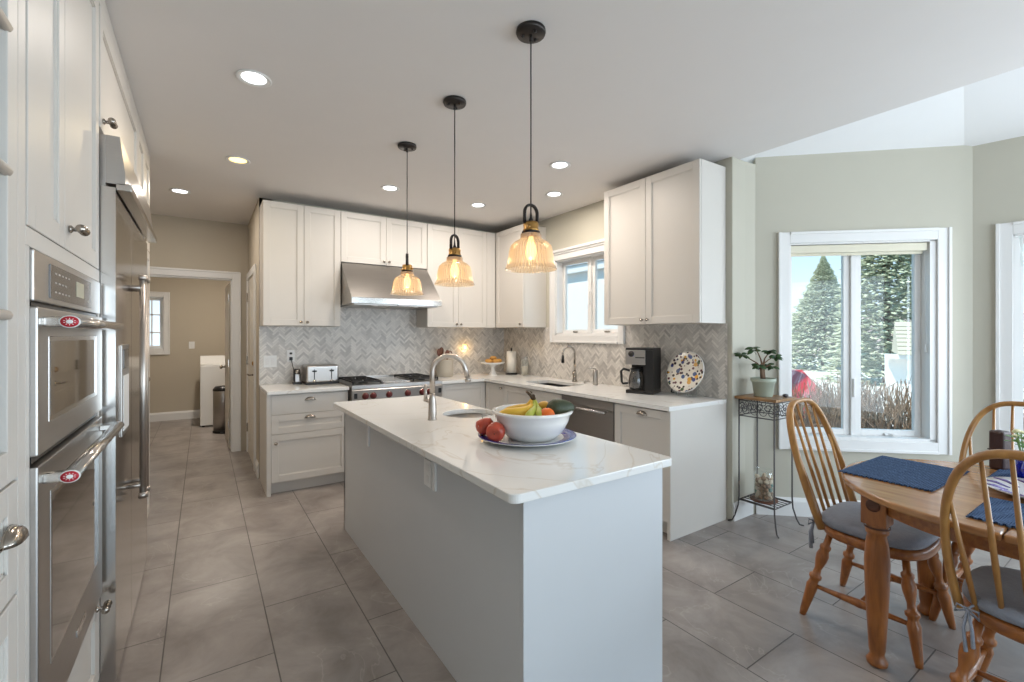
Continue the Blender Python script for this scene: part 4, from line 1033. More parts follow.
fruit('banana', 'yellow banana lying along the left rim of the bowl', 'banana', (BC[0] - .018, BC[1] + .010, bz), banana([(-.142, .045, -.008), (-.118, .008, .008), (-.08, -.028, .015), (-.03, -.035, .020), (0.015, -.01, .035), (.030, .005, .058)], .0215), None, 'bananas in the bowl')
fruit('banana', 'yellow banana behind the front one with spotted peel', 'banana', (BC[0] - .018, BC[1] + .010, bz), banana([(-.10, .085, -.01), (-.07, .055, .008), (-.03, .025, .02), (0.01, .015, .032), (.032, .012, .064)], .020), None, 'bananas in the bowl')
fruit('banana', 'green-tinged banana curving at the front of the bowl', 'banana', (BC[0] - .018, BC[1] + .010, bz), banana([(-.085, -.095, -.012), (-.055, -.085, .006), (-.02, -.065, .018), (.012, -.035, .03), (.034, .0, .06)], .0185, 'banana_g'), None, 'bananas in the bowl')
fruit('banana', 'greenest banana, innermost of the bunch near the orange', 'banana', (BC[0] - .018, BC[1] + .010, bz), banana([(-.03, -.115, -.012), (-.012, -.10, .006), (.008, -.075, .018), (.026, -.04, .03), (.036, -.005, .062)], .0175, 'banana_g'), None, 'bananas in the bowl')
tag(B().tube([(BC[0] + .016, BC[1] + .014, bz + .060), (BC[0] + .004, BC[1] + .020, bz + .080), (BC[0] - .012, BC[1] + .028, bz + .096)], [.008, .007, .005], 8).build('banana_stalk', 'stem'), 'dark stalk joining the banana bunch, sticking up from the bowl', 'banana stalk')
def orange_(t):
    B().sphere((0, 0, 0), .036, (1, 1, .94), 24).build('peel', 'orange', t); B().lathe([(.004, .033), (.003, .036), (0, .0362)], seg=8).build('stem', 'stem', t)
fruit('orange', 'small orange near the centre front of the bowl', 'orange', (1.285, 1.630, bz + .002), orange_, None)
def lemon_(t):
    B().lathe([(0, .046), (.006, .042), (.012, .036), (.026, .02), (.030, 0), (.026, -.02), (.012, -.036), (.005, -.042), (0, -.044)], seg=20, cap=False).build('peel', 'lemon', t)
fruit('lemon', 'golden lemon tucked beside the banana stalk in the bowl', 'lemon', (1.330, 1.715, bz + .022), lemon_, None, None, (R(70), 0, R(20)))
def avo(t):
    B().lathe([(0, .075), (.012, .072), (.026, .055), (.036, .03), (.044, .0), (.042, -.025), (.028, -.046), (.012, -.054), (0, -.056)], seg=24, cap=False).build('skin', 'avocado', t)
    B().sphere((0.0, -.0, .076), .006, seg=8).build('stem', 'stem', t); B().sphere((.02, -.030, .045), .013, (1, .5, 1), 10).build('sticker', 'sticker', t)
fruit('avocado', 'large dark green avocado on the right of the fruit bowl', 'avocado', (1.360, 1.640, bz + .026), avo, None, None, (R(88), 0, R(62)))

# ================================================================== laundry room
t = thing('washing_machine', 'white washing machine seen through the hallway doorway', 'washing machine', (-.035, 8.40, 0))
B().box(0, .68, 0, .68, .02, .93, .012).build('body', 'white', t)
B().box(.01, .67, .01, .60, .93, .945, .006).build('lid', 'white', t)
B().extrude_profile([(.50, .93), (.68, .93), (.68, 1.06), (.62, 1.06)], 'x', 0, .68).build('control_panel', 'white', t)
for x in (.04, .6):
    for y in (.04, .6): B().lathe([(.02, 0), (.02, .02)], (x, y, 0), 10).build('foot', 'black', t)
t = thing('trash_can', 'brushed steel step trash can in front of the washing machine', 'trash can', (.245, 7.85, 0))
B().lathe([(.125, .02), (.125, .60), (.12, .61)], seg=32).build('body', 'steel_dark', t)
B().lathe([(.128, .60), (.128, .625), (.10, .66), (0, .672)], seg=32).build('lid', 'black', t)
B().lathe([(.13, 0), (.13, .03)], seg=32).box(-.04, .04, -.17, -.1, .005, .02, .004).build('pedal_base', 'black', t)
t = thing('light_switch', 'small white switch plate on the laundry room back wall', 'light switch', (-.155, 9.393, 1.23))
B().box(-.04, .04, -.006, 0, -.06, .06, .003).build('plate', 'white', t); B().box(-.015, .015, -.010, -.005, -.03, .03, .002).build('rocker', 'trim', t)
t = thing('recessed_light', 'added unseen ceiling light brightening the laundry room', 'ceiling light', (.2, 7.8, ZC))
B().lathe([(.066, 0), (.082, -.001), (.084, -.006), (.066, -.004), (.058, -.002)], seg=24, cap=False).build('trim_ring', 'white', t)
B().lathe([(.06, -.0015), (0, -.0015)], seg=24, cap=False).build('lens', 'lamp_cool', t)
add_light('laundry_fill_light', 'AREA', (0, 0, -.015), 26, (1, .9, .78), size=.12, parent=t)  # unseen lamp added to brighten the laundry room and hall

# ================================================================== plant stand group
ST = (3.465, 1.785)
t = thing('plant_stand', 'tall wrought iron plant stand with wooden top in the corner by the window', 'plant stand', (ST[0], ST[1], 0))
hs = .128
B().box(-.15, .15, -.15, .15, .925, .945, .003).build('top', 'stand_top', t)
for sx in (-1, 1):
    for sy in (-1, 1):
        x, y = sx * hs, sy * hs; o = (sx, sy); kx = .035 if not (sx > 0 and sy > 0) else .012
        B().tube([(x, y, .925), (x, y, .20), (x + sx * .004, y + sy * .004, .13), (x + sx * kx * .6, y + sy * kx * .6, .05), (x + sx * kx, y + sy * kx, .012), (x + sx * (kx + .02), y + sy * (kx + .02), .006)], .0055, 8).build('leg', 'stand_iron', t)
b = B()
for z in (.915, .80):
    b.tube([(-hs, -hs, z), (hs, -hs, z), (hs, hs, z), (-hs, hs, z)], .004, 6, closed=True)
b.build('apron_rails', 'stand_iron', t)
def scroll(cx, cz, r, turn, flip):
    pts = []
    for i in range(22):
        a = i / 21 * 2.2 * PI; rr_ = r * (1 - i / 21 * .72); pts.append((cx + flip * rr_ * math.cos(a + turn), cz + rr_ * math.sin(a + turn)))
    return pts
for f_ in range(4):
    b = B(); rot = Matrix.Rotation(f_ * PI / 2, 4, 'Z')
    for k in range(4):
        cx = -.096 + k * .064
        for (turn, fl, ox, oz) in ((0.4, 1, -.012, .012), (3.4, -1, .014, -.014)):
            b.tube([tuple(rot @ Vector((p[0] + ox, -hs, p[1] + oz))) for p in scroll(cx, .857, .030, turn, fl)], .0028, 5)
    b.build('scrollwork', 'stand_iron', t)
b = B().tube([(-hs, -hs, .17), (hs, -hs, .17), (hs, hs, .17), (-hs, hs, .17)], .005, 6, closed=True)
for k in range(6):
    x = -hs + (k + .5) * 2 * hs / 6; b.tube([(x, -hs, .17), (x, hs, .17)], .0035, 6)
b.build('lower_shelf', 'stand_iron', t)
t = thing('potted_plant', 'small umbrella plant in a sage green pot on the plant stand', 'potted plant', (ST[0] - .01, ST[1] + .01, .945))
B().lathe([(0, .0), (.058, 0), (.062, .006), (.076, .105), (.084, .108), (.086, .135), (.078, .136), (.074, .12), (0, .118)], seg=32, cap=False).build('pot', 'pot', t)
B().lathe([(.074, .121), (.03, .128), (0, .130)], seg=20).build('soil', 'soil', t)
stems = [((-.01, 0, .12), (-.03, .0, .20), (-.045, .02, .245), (-.13, .07, .30)), ((0, 0, .12), (.0, 0, .20), (-.02, .01, .28), (-.05, .03, .36)), ((0, 0, .12), (-.01, .0, .20), (.0, -.01, .28), (.03, -.03, .33)),
         ((0, 0, .12), (-.02, 0, .18), (.02, .01, .24), (.07, -.04, .30)), ((0, 0, .12), (-.01, .0, .18), (-.03, 0.0, .2), (-.05, -.02, .215)), ((0, 0, .14), (.0, .0, .19), (.02, -.01, .22), (.045, -.03, .235))]
b = B()
for s_ in stems: b.tube(s_, [.016, .010, .005, .003], 7)
b.build('stem', 'bark', t)
b = B(); bm = b.bm; rnd = random.Random(5)
def leaf(bm, base, d, L, W, n=Vector((0, 0, 1))):
    d = Vector(d).normalized(); sd = d.cross(n).normalized(); base = Vector(base)
    pts = [(0, 0, 0), (.25, .7, .0), (.55, 1, -.02), (.85, .55, -.08), (1, 0, -.16), (.85, -.55, -.08), (.55, -1, -.02), (.25, -.7, 0)]
    c = [bm.verts.new(base + d * L * p[0] + sd * W * p[1] + n * L * p[2]) for p in pts]; m_ = bm.verts.new(base + d * L * .55 + n * (-L * .07))
    for i in range(8):
        f = bm.faces.new((c[i], c[(i + 1) % 8], m_)); f.smooth = True
for s_ in stems:
    e = Vector(s_[-1])
    for cl in range(2):
        c0 = e + Vector((rnd.uniform(-.03, .03), rnd.uniform(-.03, .03), rnd.uniform(-.025, .02)))
        for k in range(7):
            a = k * 2 * PI / 7 + rnd.random(); leaf(b.bm, c0, (math.cos(a), math.sin(a), rnd.uniform(-.6, .2)), rnd.uniform(.045, .062), .0135, Vector((-.45 + rnd.uniform(-.4, .4), -.35 + rnd.uniform(-.4, .4), .8)).normalized())
o = b.build('foliage', 'leaf', t); md = o.modifiers.new('thick', 'SOLIDIFY'); md.thickness = .0008
for i, (x, y, r_, lab) in enumerate(((.07, -.11, .018, 'dark pebble on the plant stand top in front of the pot'), (.105, -.085, .013, 'smaller pebble right of the first on the stand top'))):
    tag(B().sphere((0, 0, 0), r_, (1.2, 1, .7), 12).build('pebble', 'stone'), lab, 'pebble', 'pebbles on the plant stand').location = (ST[0] + x, ST[1] + y, .945 + r_ * .7)
t = thing('shell_jar', 'glass jar filled with seashells on the lower shelf of the plant stand', 'jar', (ST[0] - .02, ST[1] + .0, .178))
B().lathe([(0, 0), (.062, 0), (.066, .005), (.066, .19), (.06, .20), (.058, .215), (.061, .22)], seg=28, cap=False).build('glass', 'clear', t)
t.location.z = .188
tag(B().lathe([(0, 0), (.085, 0), (.095, .010), (.08, .008), (0, .007)], seg=32, cap=False).build('saucer', 'woodspoon'), 'brown saucer under the jar of shells', 'saucer').location = (ST[0] - .02, ST[1], .1755)
rnd = random.Random(11)
protos = []
for i in range(3):
    b = B().lathe([(0, .016), (.006, .013), (.012, .008), (.016, .0), (.013, -.008), (.006, -.012), (0, -.013)], seg=9, cap=False)
    protos.append(b)
sh0 = []
for i, mm in enumerate(('shell', 'shell2', 'seaglass')):
    sh0.append(protos[i].build('seashell', mm))
nsh = 0
for lv in range(6):
    for k in range(8):
        if lv == 5 and k % 2: continue
        a = k * PI / 4 + lv * .4; mi = 2 if (lv, k) in ((2, 5), (3, 5), (1, 2)) else (1 if rnd.random() < .35 else 0)
        src = sh0[mi]; o = src if 'label' not in src.keys() else src.copy()
        if o is not src: COL.objects.link(o)
        o.location = (ST[0] - .02 + .044 * math.cos(a), ST[1] + .044 * math.sin(a), .210 + lv * .028); o.rotation_euler = (rnd.random() * 6, rnd.random() * 6, 0); o.scale = (1.15, 1.15, 1.15)
        tag(o, ('pale seashell inside the glass jar', 'brown seashell inside the glass jar', 'piece of green sea glass in the jar of shells')[mi], 'seashell', ('pale shells in the jar', 'brown shells in the jar', 'sea glass in the jar')[mi])
tag(B().lathe([(0, 0), (.024, 0), (.030, .14), (0, .15)], seg=12).build('shell_filling', 'shell'), 'pale shell pieces packed in the middle of the jar', 'shells').location = (ST[0] - .02, ST[1], .195)

# ================================================================== window dressing
t = thing('roller_shade', 'cream roller shade rolled up at the top of the bay window', 'window shade', (A[0], A[1], 0), R(A1))
B().box(.262, 1.215, .015, .075, 2.035, 2.095, .006).build('cassette', 'shade_cloth', t)
B().box(.27, 1.20, .045, .052, 2.015, 2.04, .002).build('hem_bar', 'shade_cloth', t)
B().tube([(1.205, .03, 2.05), (1.21, .03, 1.30)], .0015, 5).tube([(1.21, .03, 1.33), (1.21, .03, 1.27)], [.004, .008], 8).build('pull_cord', 'white', t)
tag(B().tube([(0, 0, 0), (.01, -.01, -.20)], [.006, .011], 10).sphere((0, 0, .004), .012, seg=10).build('blind_wand', 'clear'), 'clear plastic blind wand hanging in the right bay window', 'blind wand').location = (Cx + .24 * math.cos(R(A2)) - .02, Cy + .24 * math.sin(R(A2)), 2.08)

# ================================================================== dining table
TX, TY0, TY1, TR = 2.695, .42, -.50, .55
def stadium(r, y0=TY0, y1=TY1, n=28):
    out = []
    for i in range(n + 1): a = PI * i / n; out.append((TX + r * math.cos(a), y0 + r * math.sin(a)))
    for i in range(n + 1): a = PI + PI * i / n; out.append((TX + r * math.cos(a), y1 + r * math.sin(a)))
    return out
t = thing('dining_table', 'round-ended honey pine dining table with chunky turned legs', 'table', (TX, 0, 0))
tp = B(); 
def part_poly(poly, lo, hi):
    out = []
    for ax, val, kg in ((1, lo, True), (1, hi, False)):
        src = poly if not out else out; res = []
        for i in range(len(src)):
            p, q = src[i], src[(i + 1) % len(src)]; ip = p[1] >= val if kg else p[1] <= val; iq = q[1] >= val if kg else q[1] <= val
            if ip: res.append(p)
            if ip != iq: u = (val - p[1]) / (q[1] - p[1]); res.append((p[0] + (q[0] - p[0]) * u, val))
        out = res
    return out
for lo, hi in ((.352, 9), (-.43, .348), (-9, -.434)):
    poly = [(x - TX, y) for x, y in part_poly(stadium(TR), lo, hi)]
    tp = B().prism(poly, .728, .757); o = tp.build('table_top', 'pine_top', t)
    md = o.modifiers.new('edge', 'BEVEL'); md.width = .008; md.segments = 3; md.limit_method = 'ANGLE'; md.angle_limit = R(50)
ap = stadium(.455); ai = stadium(.435)
b = B(); bm = b.bm; n = len(ap)
va = [[bm.verts.new((p[0] - TX, p[1], z)) for p in P_] for P_, z in ((ap, .655), (ap, .728), (ai, .728), (ai, .655))]
for k in range(4):
    for i in range(n): bm.faces.new((va[k][i], va[k][(i + 1) % n], va[(k + 1) % 4][(i + 1) % n], va[(k + 1) % 4][i]))
b.build('apron', 'pine', t)
def tleg(x, y):
    b = B().box(x - .045, x + .045, y - .045, y + .045, .60, .728, .006)
    b.lathe([(.024, 0), (.036, .008), (.038, .022), (.030, .035), (.025, .05), (.029, .07), (.036, .20), (.043, .34), (.045, .44), (.040, .52), (.033, .555), (.040, .562), (.042, .575), (.036, .586), (.044, .602)], (x, y, 0), 28)
    return b
for x, y in ((2.374, .756), (3.016, .756), (2.374, -.83), (3.016, -.83)):
    o = tleg(x - TX, y).build('leg', 'pine_v', t)
    if (x, y) == (2.374, .756):
        B().lathe([(.026, 0), (.024, .003), (.012, .0035), (0, .002)], (x - TX - .046, y, .685), 18, mtx=Matrix.Rotation(-PI / 2, 4, 'Y')).build('wood_knot', 'knot', o)
        B().lathe([(.0455, .585), (.0465, .589), (.0455, .593)], (x - TX, y, 0), 24, cap=False).build('dark_ring', 'knot', o)
# placemats
def placemat(x, y, rz, lab, w=.50, d=.33):
    bm = bmesh.new(); NX, NY = 50, 34; V_ = {}
    for i in range(NX + 1):
        for j in range(NY + 1):
            u, v = i / NX * 2 - 1, j / NY * 2 - 1
            px, py = u * w / 2, v * d / 2
            ed = .004
            if i in (0, NX): px += ed * math.cos(j * PI) * (1 if i else -1)
            if j in (0, NY): py += ed * math.cos(i * PI) * (1 if j else -1)
            V_[i, j] = bm.verts.new((px, py, .0062 + (.0016 if (i + j) % 2 else 0)))
    for i in range(NX):
        for j in range(NY): bm.faces.new((V_[i, j], V_[i + 1, j], V_[i + 1, j + 1], V_[i, j + 1]))
    b = B(); b.bm.free(); b.bm = bm
    o = b.build('placemat', 'navy'); md = o.modifiers.new('thick', 'SOLIDIFY'); md.thickness = .0058; md.offset = -1
    o.location = (x, y, .7575); o.rotation_euler = (0, 0, rz); return tag(o, lab, 'placemat', 'navy woven placemats')
placemat(2.725, .765, R(-1), 'navy blue woven placemat at the rounded end of the table, nearest the window')
placemat(2.40, .20, R(90), 'navy blue woven placemat at the near side, seen through the closest chair back')
placemat(3.06, .27, R(90), 'navy blue woven placemat on the far side of the table')
t = thing('serving_dish', 'shallow white dish with violet painted streaks in the middle of the table', 'dish', (2.74, .33, .757))
B().lathe([(0, 0), (.09, 0), (.15, .02), (.175, .03), (.176, .034), (.15, .026), (.09, .007), (0, .006)], seg=40, cap=False).build('dish', 'white_glaze', t)
b = B()
for k in range(14):
    a = k * 2 * PI / 14; b.tube([(.10 * math.cos(a), .10 * math.sin(a), .0135), (.14 * math.cos(a + .1), .14 * math.sin(a + .1), .0255), (.17 * math.cos(a + .25), .17 * math.sin(a + .25), .0335)], [.002, .007, .003], 5, flat=(1, .4))
b.build('painted_streaks', 'purple', t)
tag(B().lathe([(0, 0), (.035, 0), (.05, .02), (.062, .06), (.055, .10), (.045, .125), (.052, .145), (.049, .145), (.042, .125), (.052, .10), (.058, .06), (.045, .022), (0, .006)], seg=28, cap=False).build('blue_glass_pitcher', 'cobalt'), 'cobalt blue glass pitcher on the table at the right edge', 'pitcher').location = (2.95, .365, .757)
t = thing('leather_caddy', 'dark brown leather box standing upright on the far side of the table', 'box', (3.17, .525, .757), R(-20))
B().box(-.030, .030, -.030, .030, 0, .185, .014, seg=4).build('body', 'leather', t); B().box(-.0315, .0315, -.0315, .0315, .09, .096, .001).build('seam', 'leather', t)
t = thing('flower_vase', 'small clear blue vase holding cream flowers on the table', 'vase', (3.05, .43, .757))
B().lathe([(0, 0), (.028, 0), (.032, .02), (.026, .07), (.03, .12), (.028, .12), (.022, .07), (.027, .02), (0, .006)], seg=24, cap=False).build('glass', 'cobalt', t)
b = B(); rnd = random.Random(9); ends = []
for k in range(9):
    a = k * 2 * PI / 9; e = (.05 * math.cos(a) * rnd.uniform(.5, 1.3), .05 * math.sin(a) * rnd.uniform(.5, 1.3), rnd.uniform(.16, .24)); ends.append(e); b.tube([(0, 0, .01), (e[0] * .3, e[1] * .3, .1), e], .002, 5)
b.build('stems', 'leaf_b', t)
b = B()
for e in ends:
    for q in range(3):
        a = rnd.random() * 6; leaf(b.bm, (e[0] * .8, e[1] * .8, e[2] - .03), (math.cos(a), math.sin(a), .3), .05, .014)
b.build('leaves', 'leaf_b', t)
b = B()
for e in ends: b.sphere(e, .013, (1, 1, .6), 8)
b.build('flowers', 'flower', t)

# ================================================================== windsor chairs
def chair():
    """front of the chair faces local +y"""
    t = thing('windsor_chair', '', 'chair', (0, 0, 0), 0, 'windsor chairs round the table')
    # saddle seat
    bm = bmesh.new(); N = 40; rings = []
    def outline(a, s_=1.0):
        ca, sa = math.cos(a), math.sin(a); e = 2.6
        rr_ = (abs(ca) ** e + abs(sa) ** e) ** (-1 / e); w_ = .225 - .012 * sa * -1
        return (ca * rr_ * w_ * s_, sa * rr_ * .215 * s_)
    for (sc, z) in ((.0, .406), (.88, .404), (.97, .410), (1.0, .424), (1.0, .445), (.98, .452), (.93, .454), (.7, .448), (.4, .444), (0, .443)):
        if sc == 0: rings.append([bm.verts.new((0, 0, z))])
        else: rings.append([bm.verts.new((*outline(2 * PI * i / N, sc), z)) for i in range(N)])
    for a, c in zip(rings, rings[1:]):
        for i in range(N):
            j = (i + 1) % N
            if len(a) == 1: f = bm.faces.new((a[0], c[i], c[j]))
            elif len(c) == 1: f = bm.faces.new((a[i], a[j], c[0]))
            else: f = bm.faces.new((a[i], a[j], c[j], c[i]))
            f.smooth = True
    b = B(); b.bm.free(); b.bm = bm; b.build('seat', 'pine', t)
    prof = [(0, .013), (.05, .016), (.28, .023), (.36, .026), (.40, .020), (.43, .020), (.45, .027), (.48, .027), (.50, .017), (.56, .015), (.66, .025), (.72, .027), (.78, .020), (.80, .024), (.83, .024), (.85, .015), (1, .014)]
    feet = {}
    for sx in (-1, 1):
        for sy in (-1, 1):
            f0 = Vector((sx * .235, sy * .215 - (.025 if sy < 0 else 0), 0)); f1 = Vector((sx * .155, sy * .145, .425)); feet[sx, sy] = (f0, f1)
            B().turned(f0, f1, prof).build('leg', 'pine_v', t)
    def at(k, u): return feet[k][0].lerp(feet[k][1], u)
    sp = [(0, .009), (.2, .012), (.45, .018), (.5, .020), (.55, .018), (.8, .012), (1, .009)]
    mids = []
    for sx in (-1, 1):
        p, q = at((sx, -1), .36), at((sx, 1), .36); B().turned(p, q, sp).build('stretcher', 'pine_v', t); mids.append(p.lerp(q, .5))
    B().turned(mids[0], mids[1], sp).build('stretcher', 'pine_v', t)
    # hoop
    def hoop_pt(s_):   # s 0..1 from left foot over the top to right foot
        a = PI * s_
        ca = math.cos(a); sa = math.sin(a)
        x = -.245 * math.copysign(abs(ca) ** .62, ca); zz = sa ** .80
        pinch = 1 - .16 * (1 - zz) ** 2.2
        z = .445 + .595 * zz
        return Vector((x * pinch, -.165 - .19 * zz, z))
    pts = [hoop_pt(i / 40) for i in range(41)]
    B().tube(pts, .0135, 10, flat=(1.0, 1.35)).build('hoop', 'oak_hoop', t)
    for k in range(6):
        u = (k + 1) / 7; xb = -.16 + .32 * k / 5; yb = -.175 - .012 * (1 - abs(k - 2.5) / 2.5)
        # find hoop point with matching fanned x
        xt = xb * 1.28; best = min(pts[8:33], key=lambda p: abs(p.x - xt))
        B().tube([(xb, yb, .448), tuple(Vector((xb, yb, .448)).lerp(best, .35)), tuple(best)], [.0075, .0095, .006], 8).build('spindle', 'oak_hoop', t)
    return t
def cushion():
    t = thing('seat_cushion', '', 'cushion', (0, 0, 0), 0, 'grey cushions on the windsor chairs')
    bm = bmesh.new(); N = 48
    prof = [(0, .0), (.86, .0), (.95, .008), (1.0, .026), (.99, .042), (.94, .054), (.82, .062), (.5, .066), (0, .067)]
    rings = []
    for sc, z in prof:
        if sc == 0: rings.append([bm.verts.new((0, 0, z))]); continue
        rg_ = []
        for i in range(N):
            a = 2 * PI * i / N; ca, sa = math.cos(a), math.sin(a); e = 3.4; rr_ = (abs(ca) ** e + abs(sa) ** e) ** (-1 / e)
            w_ = .222 + .008 * sa
            rg_.append(bm.verts.new((ca * rr_ * w_ * sc, sa * rr_ * .212 * sc, z)))
        rings.append(rg_)
    for a, c in zip(rings, rings[1:]):
        for i in range(N):
            j = (i + 1) % N
            if len(a) == 1: f = bm.faces.new((a[0], c[i], c[j]))
            elif len(c) == 1: f = bm.faces.new((a[i], a[j], c[0]))
            else: f = bm.faces.new((a[i], a[j], c[j], c[i]))
            f.smooth = True
    b = B(); b.bm.free(); b.bm = bm; b.build('pad', 'cushion', t)
    for sx in (-1, 1):
        bx, by = sx * .165, -.175
        b = B().tube([(sx * .15, -.16, .02), (bx, by - .012, .02), (bx + sx * .010, by - .036, .010)], .004, 6)
        b.tube([(bx + sx * .01, by - .036, .01), (bx + sx * .035, by - .050, .022), (bx + sx * .04, by - .050, -.004), (bx + sx * .01, by - .036, .008)], .004, 6)
        b.tube([(bx + sx * .01, by - .036, .01), (bx - sx * .02, by - .055, .018), (bx - sx * .022, by - .055, -.008), (bx + sx * .01, by - .036, .008)], .004, 6)
        b.tube([(bx + sx * .01, by - .038, .01), (bx + sx * .018, by - .052, -.05), (bx + sx * .012, by - .050, -.13)], [.004, .005, .006], 6, flat=(1, 1.6))
        b.tube([(bx + sx * .01, by - .038, .01), (bx - sx * .004, by - .054, -.05), (bx - sx * .006, by - .050, -.11)], [.004, .005, .006], 6, flat=(1, 1.6))
        b.build('tie', 'cushion', t)
    return t
ch0 = chair(); cu0 = cushion()
chairs = [((2.735, .865), R(180), 'honey wood windsor chair at the rounded table end, in front of the window', 'grey cushion tied on the chair at the rounded table end'),
          ((2.385, .262), R(-90), 'nearest windsor chair, back turned to the camera at the lower right corner', 'grey cushion tied on the nearest chair at the lower right'),
          ((3.19, .49), R(90), 'windsor chair on the far side of the table, only its hoop back showing', 'grey cushion on the chair across the far side of the table')]
for i, ((x, y), rz, lab, cl) in enumerate(chairs):
    c = ch0 if i == 0 else copy_tree(ch0); k = cu0 if i == 0 else copy_tree(cu0)
    c.location = (x, y, 0); c.rotation_euler = (0, 0, rz); c['label'] = lab
    k.location = (x, y, .452); k.rotation_euler = (0, 0, rz); k['label'] = cl

# ================================================================== outdoors
struct(B().box(-30, 80, -40, 70, -1.0, -.80).build('ground', 'ground'))
def spruce(name, label, x, y, h, r0, n, seed, zb=-.8):
    rnd = random.Random(seed)
    t = thing(name, label, 'tree', (x, y, zb))
    B().lathe([(.16, 0), (.12, h * .4), (.02, h * .98)], seg=10).build('trunk', 'bark', t)
    b = B(); bm = b.bm
    br = B()
    for k in range(n):
        u = rnd.random() ** .75; z = .25 + u * (h - .3); rad = r0 * (1 - (z / h)) ** 1.0 + .02
        # tiers
        tier = math.sin(z * 2 * PI / .42) * .10 + 1
        rr_ = rad * tier * (rnd.random() ** .5); a = rnd.random() * 2 * PI
        p = Vector((rr_ * math.cos(a), rr_ * math.sin(a), z - .16 * rr_ + rnd.uniform(-.06, .06)))
        L_ = rnd.uniform(.24, .52) * (1 - .70 * u); d = Vector((math.cos(a + rnd.uniform(-.7, .7)), math.sin(a + rnd.uniform(-.7, .7)), rnd.uniform(-.35, .25))).normalized()
        sd = d.cross(Vector((0, 0, 1))).normalized(); up = sd.cross(d); W_ = L_ * .28
        v = [bm.verts.new(p - d * L_ * .5), bm.verts.new(p + sd * W_), bm.verts.new(p + up * W_ * .5), bm.verts.new(p - sd * W_), bm.verts.new(p - up * W_ * .5), bm.verts.new(p + d * L_ * .6)]
        for i in range(4):
            q = [1, 2, 3, 4]; bm.faces.new((v[0], v[q[i]], v[q[(i + 1) % 4]])); bm.faces.new((v[5], v[q[(i + 1) % 4]], v[q[i]]))
    b.build('foliage', 'spruce', t)
    return t
FW_ = (math.sin(YAW), math.cos(YAW)); RT_ = (math.cos(YAW), -math.sin(YAW))
def lay(d, s_): return (FW_[0] * d + RT_[0] * s_, FW_[1] * d + RT_[1] * s_)
x, y = lay(30, 20.3); spruce('spruce_tree', 'frosted spruce tree with pointed tip in the left window pane', x, y, 7.4, 3.5, 12000, 1)
x, y = lay(21, 17.1); spruce('spruce_tree', 'large pale spruce tree filling the right window pane', x, y, 14, 2.5, 15000, 2)
# bare shrubs
def shrub(seed):
    rnd = random.Random(seed); b = B()
    t = thing('bare_shrub', '', 'shrub', (0, 0, 0), 0, 'leafless shrubs outside the bay window')
    for k in range(90):
        a = rnd.random() * 2 * PI; r0 = rnd.random() * .18; sp = rnd.random() * .42
        p0 = Vector((r0 * math.cos(a), r0 * math.sin(a), 0)); h = rnd.uniform(1.1, 1.62); p2 = Vector(((r0 + sp) * math.cos(a), (r0 + sp) * math.sin(a), h))
        p1 = p0.lerp(p2, .5) + Vector((rnd.uniform(-.08, .08), rnd.uniform(-.08, .08), .05)); b.tube([p0, p1, p2], [.012, .009, .004], 4, cap=False)
        for q in range(4):
            s0 = p1.lerp(p2, rnd.uniform(-.5, .8)); b.tube([s0, s0 + Vector((rnd.uniform(-.2, .2), rnd.uniform(-.2, .2), rnd.uniform(.12, .38)))], [.007, .003], 3, cap=False)
    b.build('twigs', 'twig', t)
    return t
s0 = shrub(21)
labs = ['leafless brown shrub outside at the left side of the bay window', 'leafless brown shrub just right of the leftmost one outside', 'leafless brown shrub outside behind the window mullion', 'leafless brown shrub low in the right window pane',
        'leafless brown shrub at the right end of the right window pane', 'leafless brown shrub beyond the window jamb outside', 'leafless brown shrub in a second row behind the mullion']
for i, (d, s_) in enumerate(((6.3, 3.75), (6.2, 4.2), (6.3, 4.65), (6.1, 5.05), (5.9, 5.45), (5.7, 5.85), (7.1, 5.2))):
    o = s0 if i == 0 else copy_tree(s0); x, y = lay(d, s_)
    o.location = (x, y, -.8); o.rotation_euler = (0, 0, i * 1.3); o['label'] = labs[i]
# neighbour house with garage
x, y = lay(13.5, 11.0); ha = -YAW - R(37); x += 4.65 * math.cos(ha); y += 4.65 * math.sin(ha)
t = thing('neighbour_house', 'tan sided neighbouring house with white garage seen in the right pane', 'house', (x, y, -.8), ha)
B().box(-4.6, 4.6, .3, 2.9, 0, 1.56).build('wall', 'stucco', t)
B().box(-4.7, 4.7, -.02, .3, 1.50, 1.64, .01).build('trim_board', 'trim', t)
b = B().extrude_profile([(-.05, 1.64), (1.6, 2.62), (3.2, 1.64)], 'x', -4.4, 4.7)
for k in range(8): b.box(-4.4, 4.7, -.06, .0, .0, .012, mtx=Matrix.Translation((0, -.03 + k * .2, 1.66 + k * .119)) @ Matrix.Rotation(R(30), 4, 'X'))
b.build('roof', 'siding', t)
B().box(-4.0, -1.6, .26, .3, 0, 1.3, .005).build('garage_door', 'trim', t)
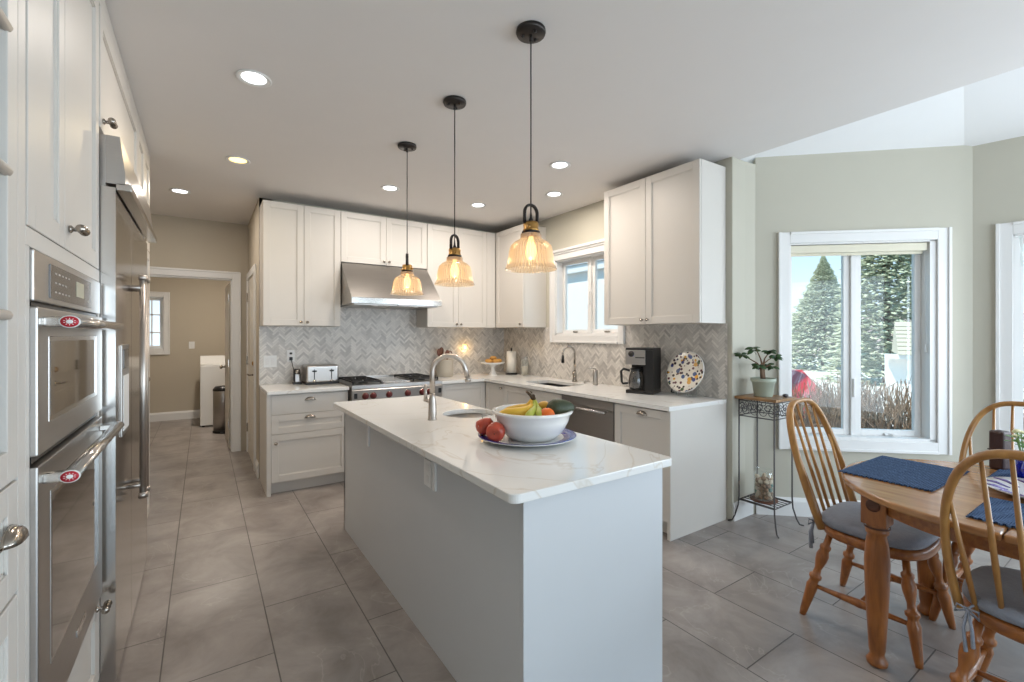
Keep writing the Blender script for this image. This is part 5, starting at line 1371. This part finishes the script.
# parked red car
x, y = lay(11, 5.4)
t = thing('parked_car', 'red car parked outside, partly hidden by twigs at the window left edge', 'car', (x, y, -.8), R(56))
B().extrude_profile([(-2.1, .35), (2.1, .35), (2.15, .7), (1.9, .95), (.9, 1.02), (.35, 1.42), (-1.1, 1.45), (-1.75, 1.05), (-2.1, .95)], 'y', -.85, .85).build('body', 'car_red', t)
B().extrude_profile([(.82, 1.03), (.33, 1.38), (-1.08, 1.41), (-1.6, 1.06)], 'y', -.86, .86).build('windows', 'car_glass', t)
for wx in (-1.3, 1.35):
    for wy in (-.8, .62): B().lathe([(.0, 0), (.2, 0), (.32, .02), (.32, .16), (.2, .18), (0, .18)], (wx, wy, .32), 20, mtx=Matrix.Rotation(-PI / 2, 4, 'X')).build('wheel', 'tyre', t)
tag(B().box(-9, 9, -2.6, 2.6, 0, .03).build('street', 'asphalt'), 'grey asphalt driveway beyond the shrubs', 'road').location = (*lay(11.5, 7.5), -.84)
bpy.data.objects['street'].rotation_euler = (0, 0, -YAW)
# hillside
bm = bmesh.new(); V_ = []
rnd = random.Random(2)
for i in range(25):
    s_ = 10 + i * 3.2; row = []
    for j, (dd, z) in enumerate(((46, -.9), (52, 1.6), (60, 3.6), (70, 4.6), (95, 4.0))):
        x, y = lay(dd, s_ * (dd / 46)); row.append(bm.verts.new((x, y, z + rnd.uniform(-.3, .3) * (j > 0))))
    V_.append(row)
for i in range(24):
    for j in range(4): f = bm.faces.new((V_[i][j], V_[i + 1][j], V_[i + 1][j + 1], V_[i][j + 1])); f.smooth = True
b = B(); b.bm.free(); b.bm = bm; struct(b.build('hillside', 'hill'))
# wing of the house seen through the sink window
t = thing('house_wing', 'white stucco house wing with eave outside the sink window', 'house', (6.3, 6.3, -.8))
B().box(0, .3, -.9, 5.5, 0, 3.45).build('wall', 'stucco', t)
B().box(-.10, .5, -1.0, 5.7, 3.45, 3.60, .01).build('eave', 'trim', t)
B().extrude_profile([(-.13, 3.60), (.5, 3.60), (2.8, 4.1), (2.8, 4.2)], 'y', -1.05, 5.8).build('roof', 'roof', t)
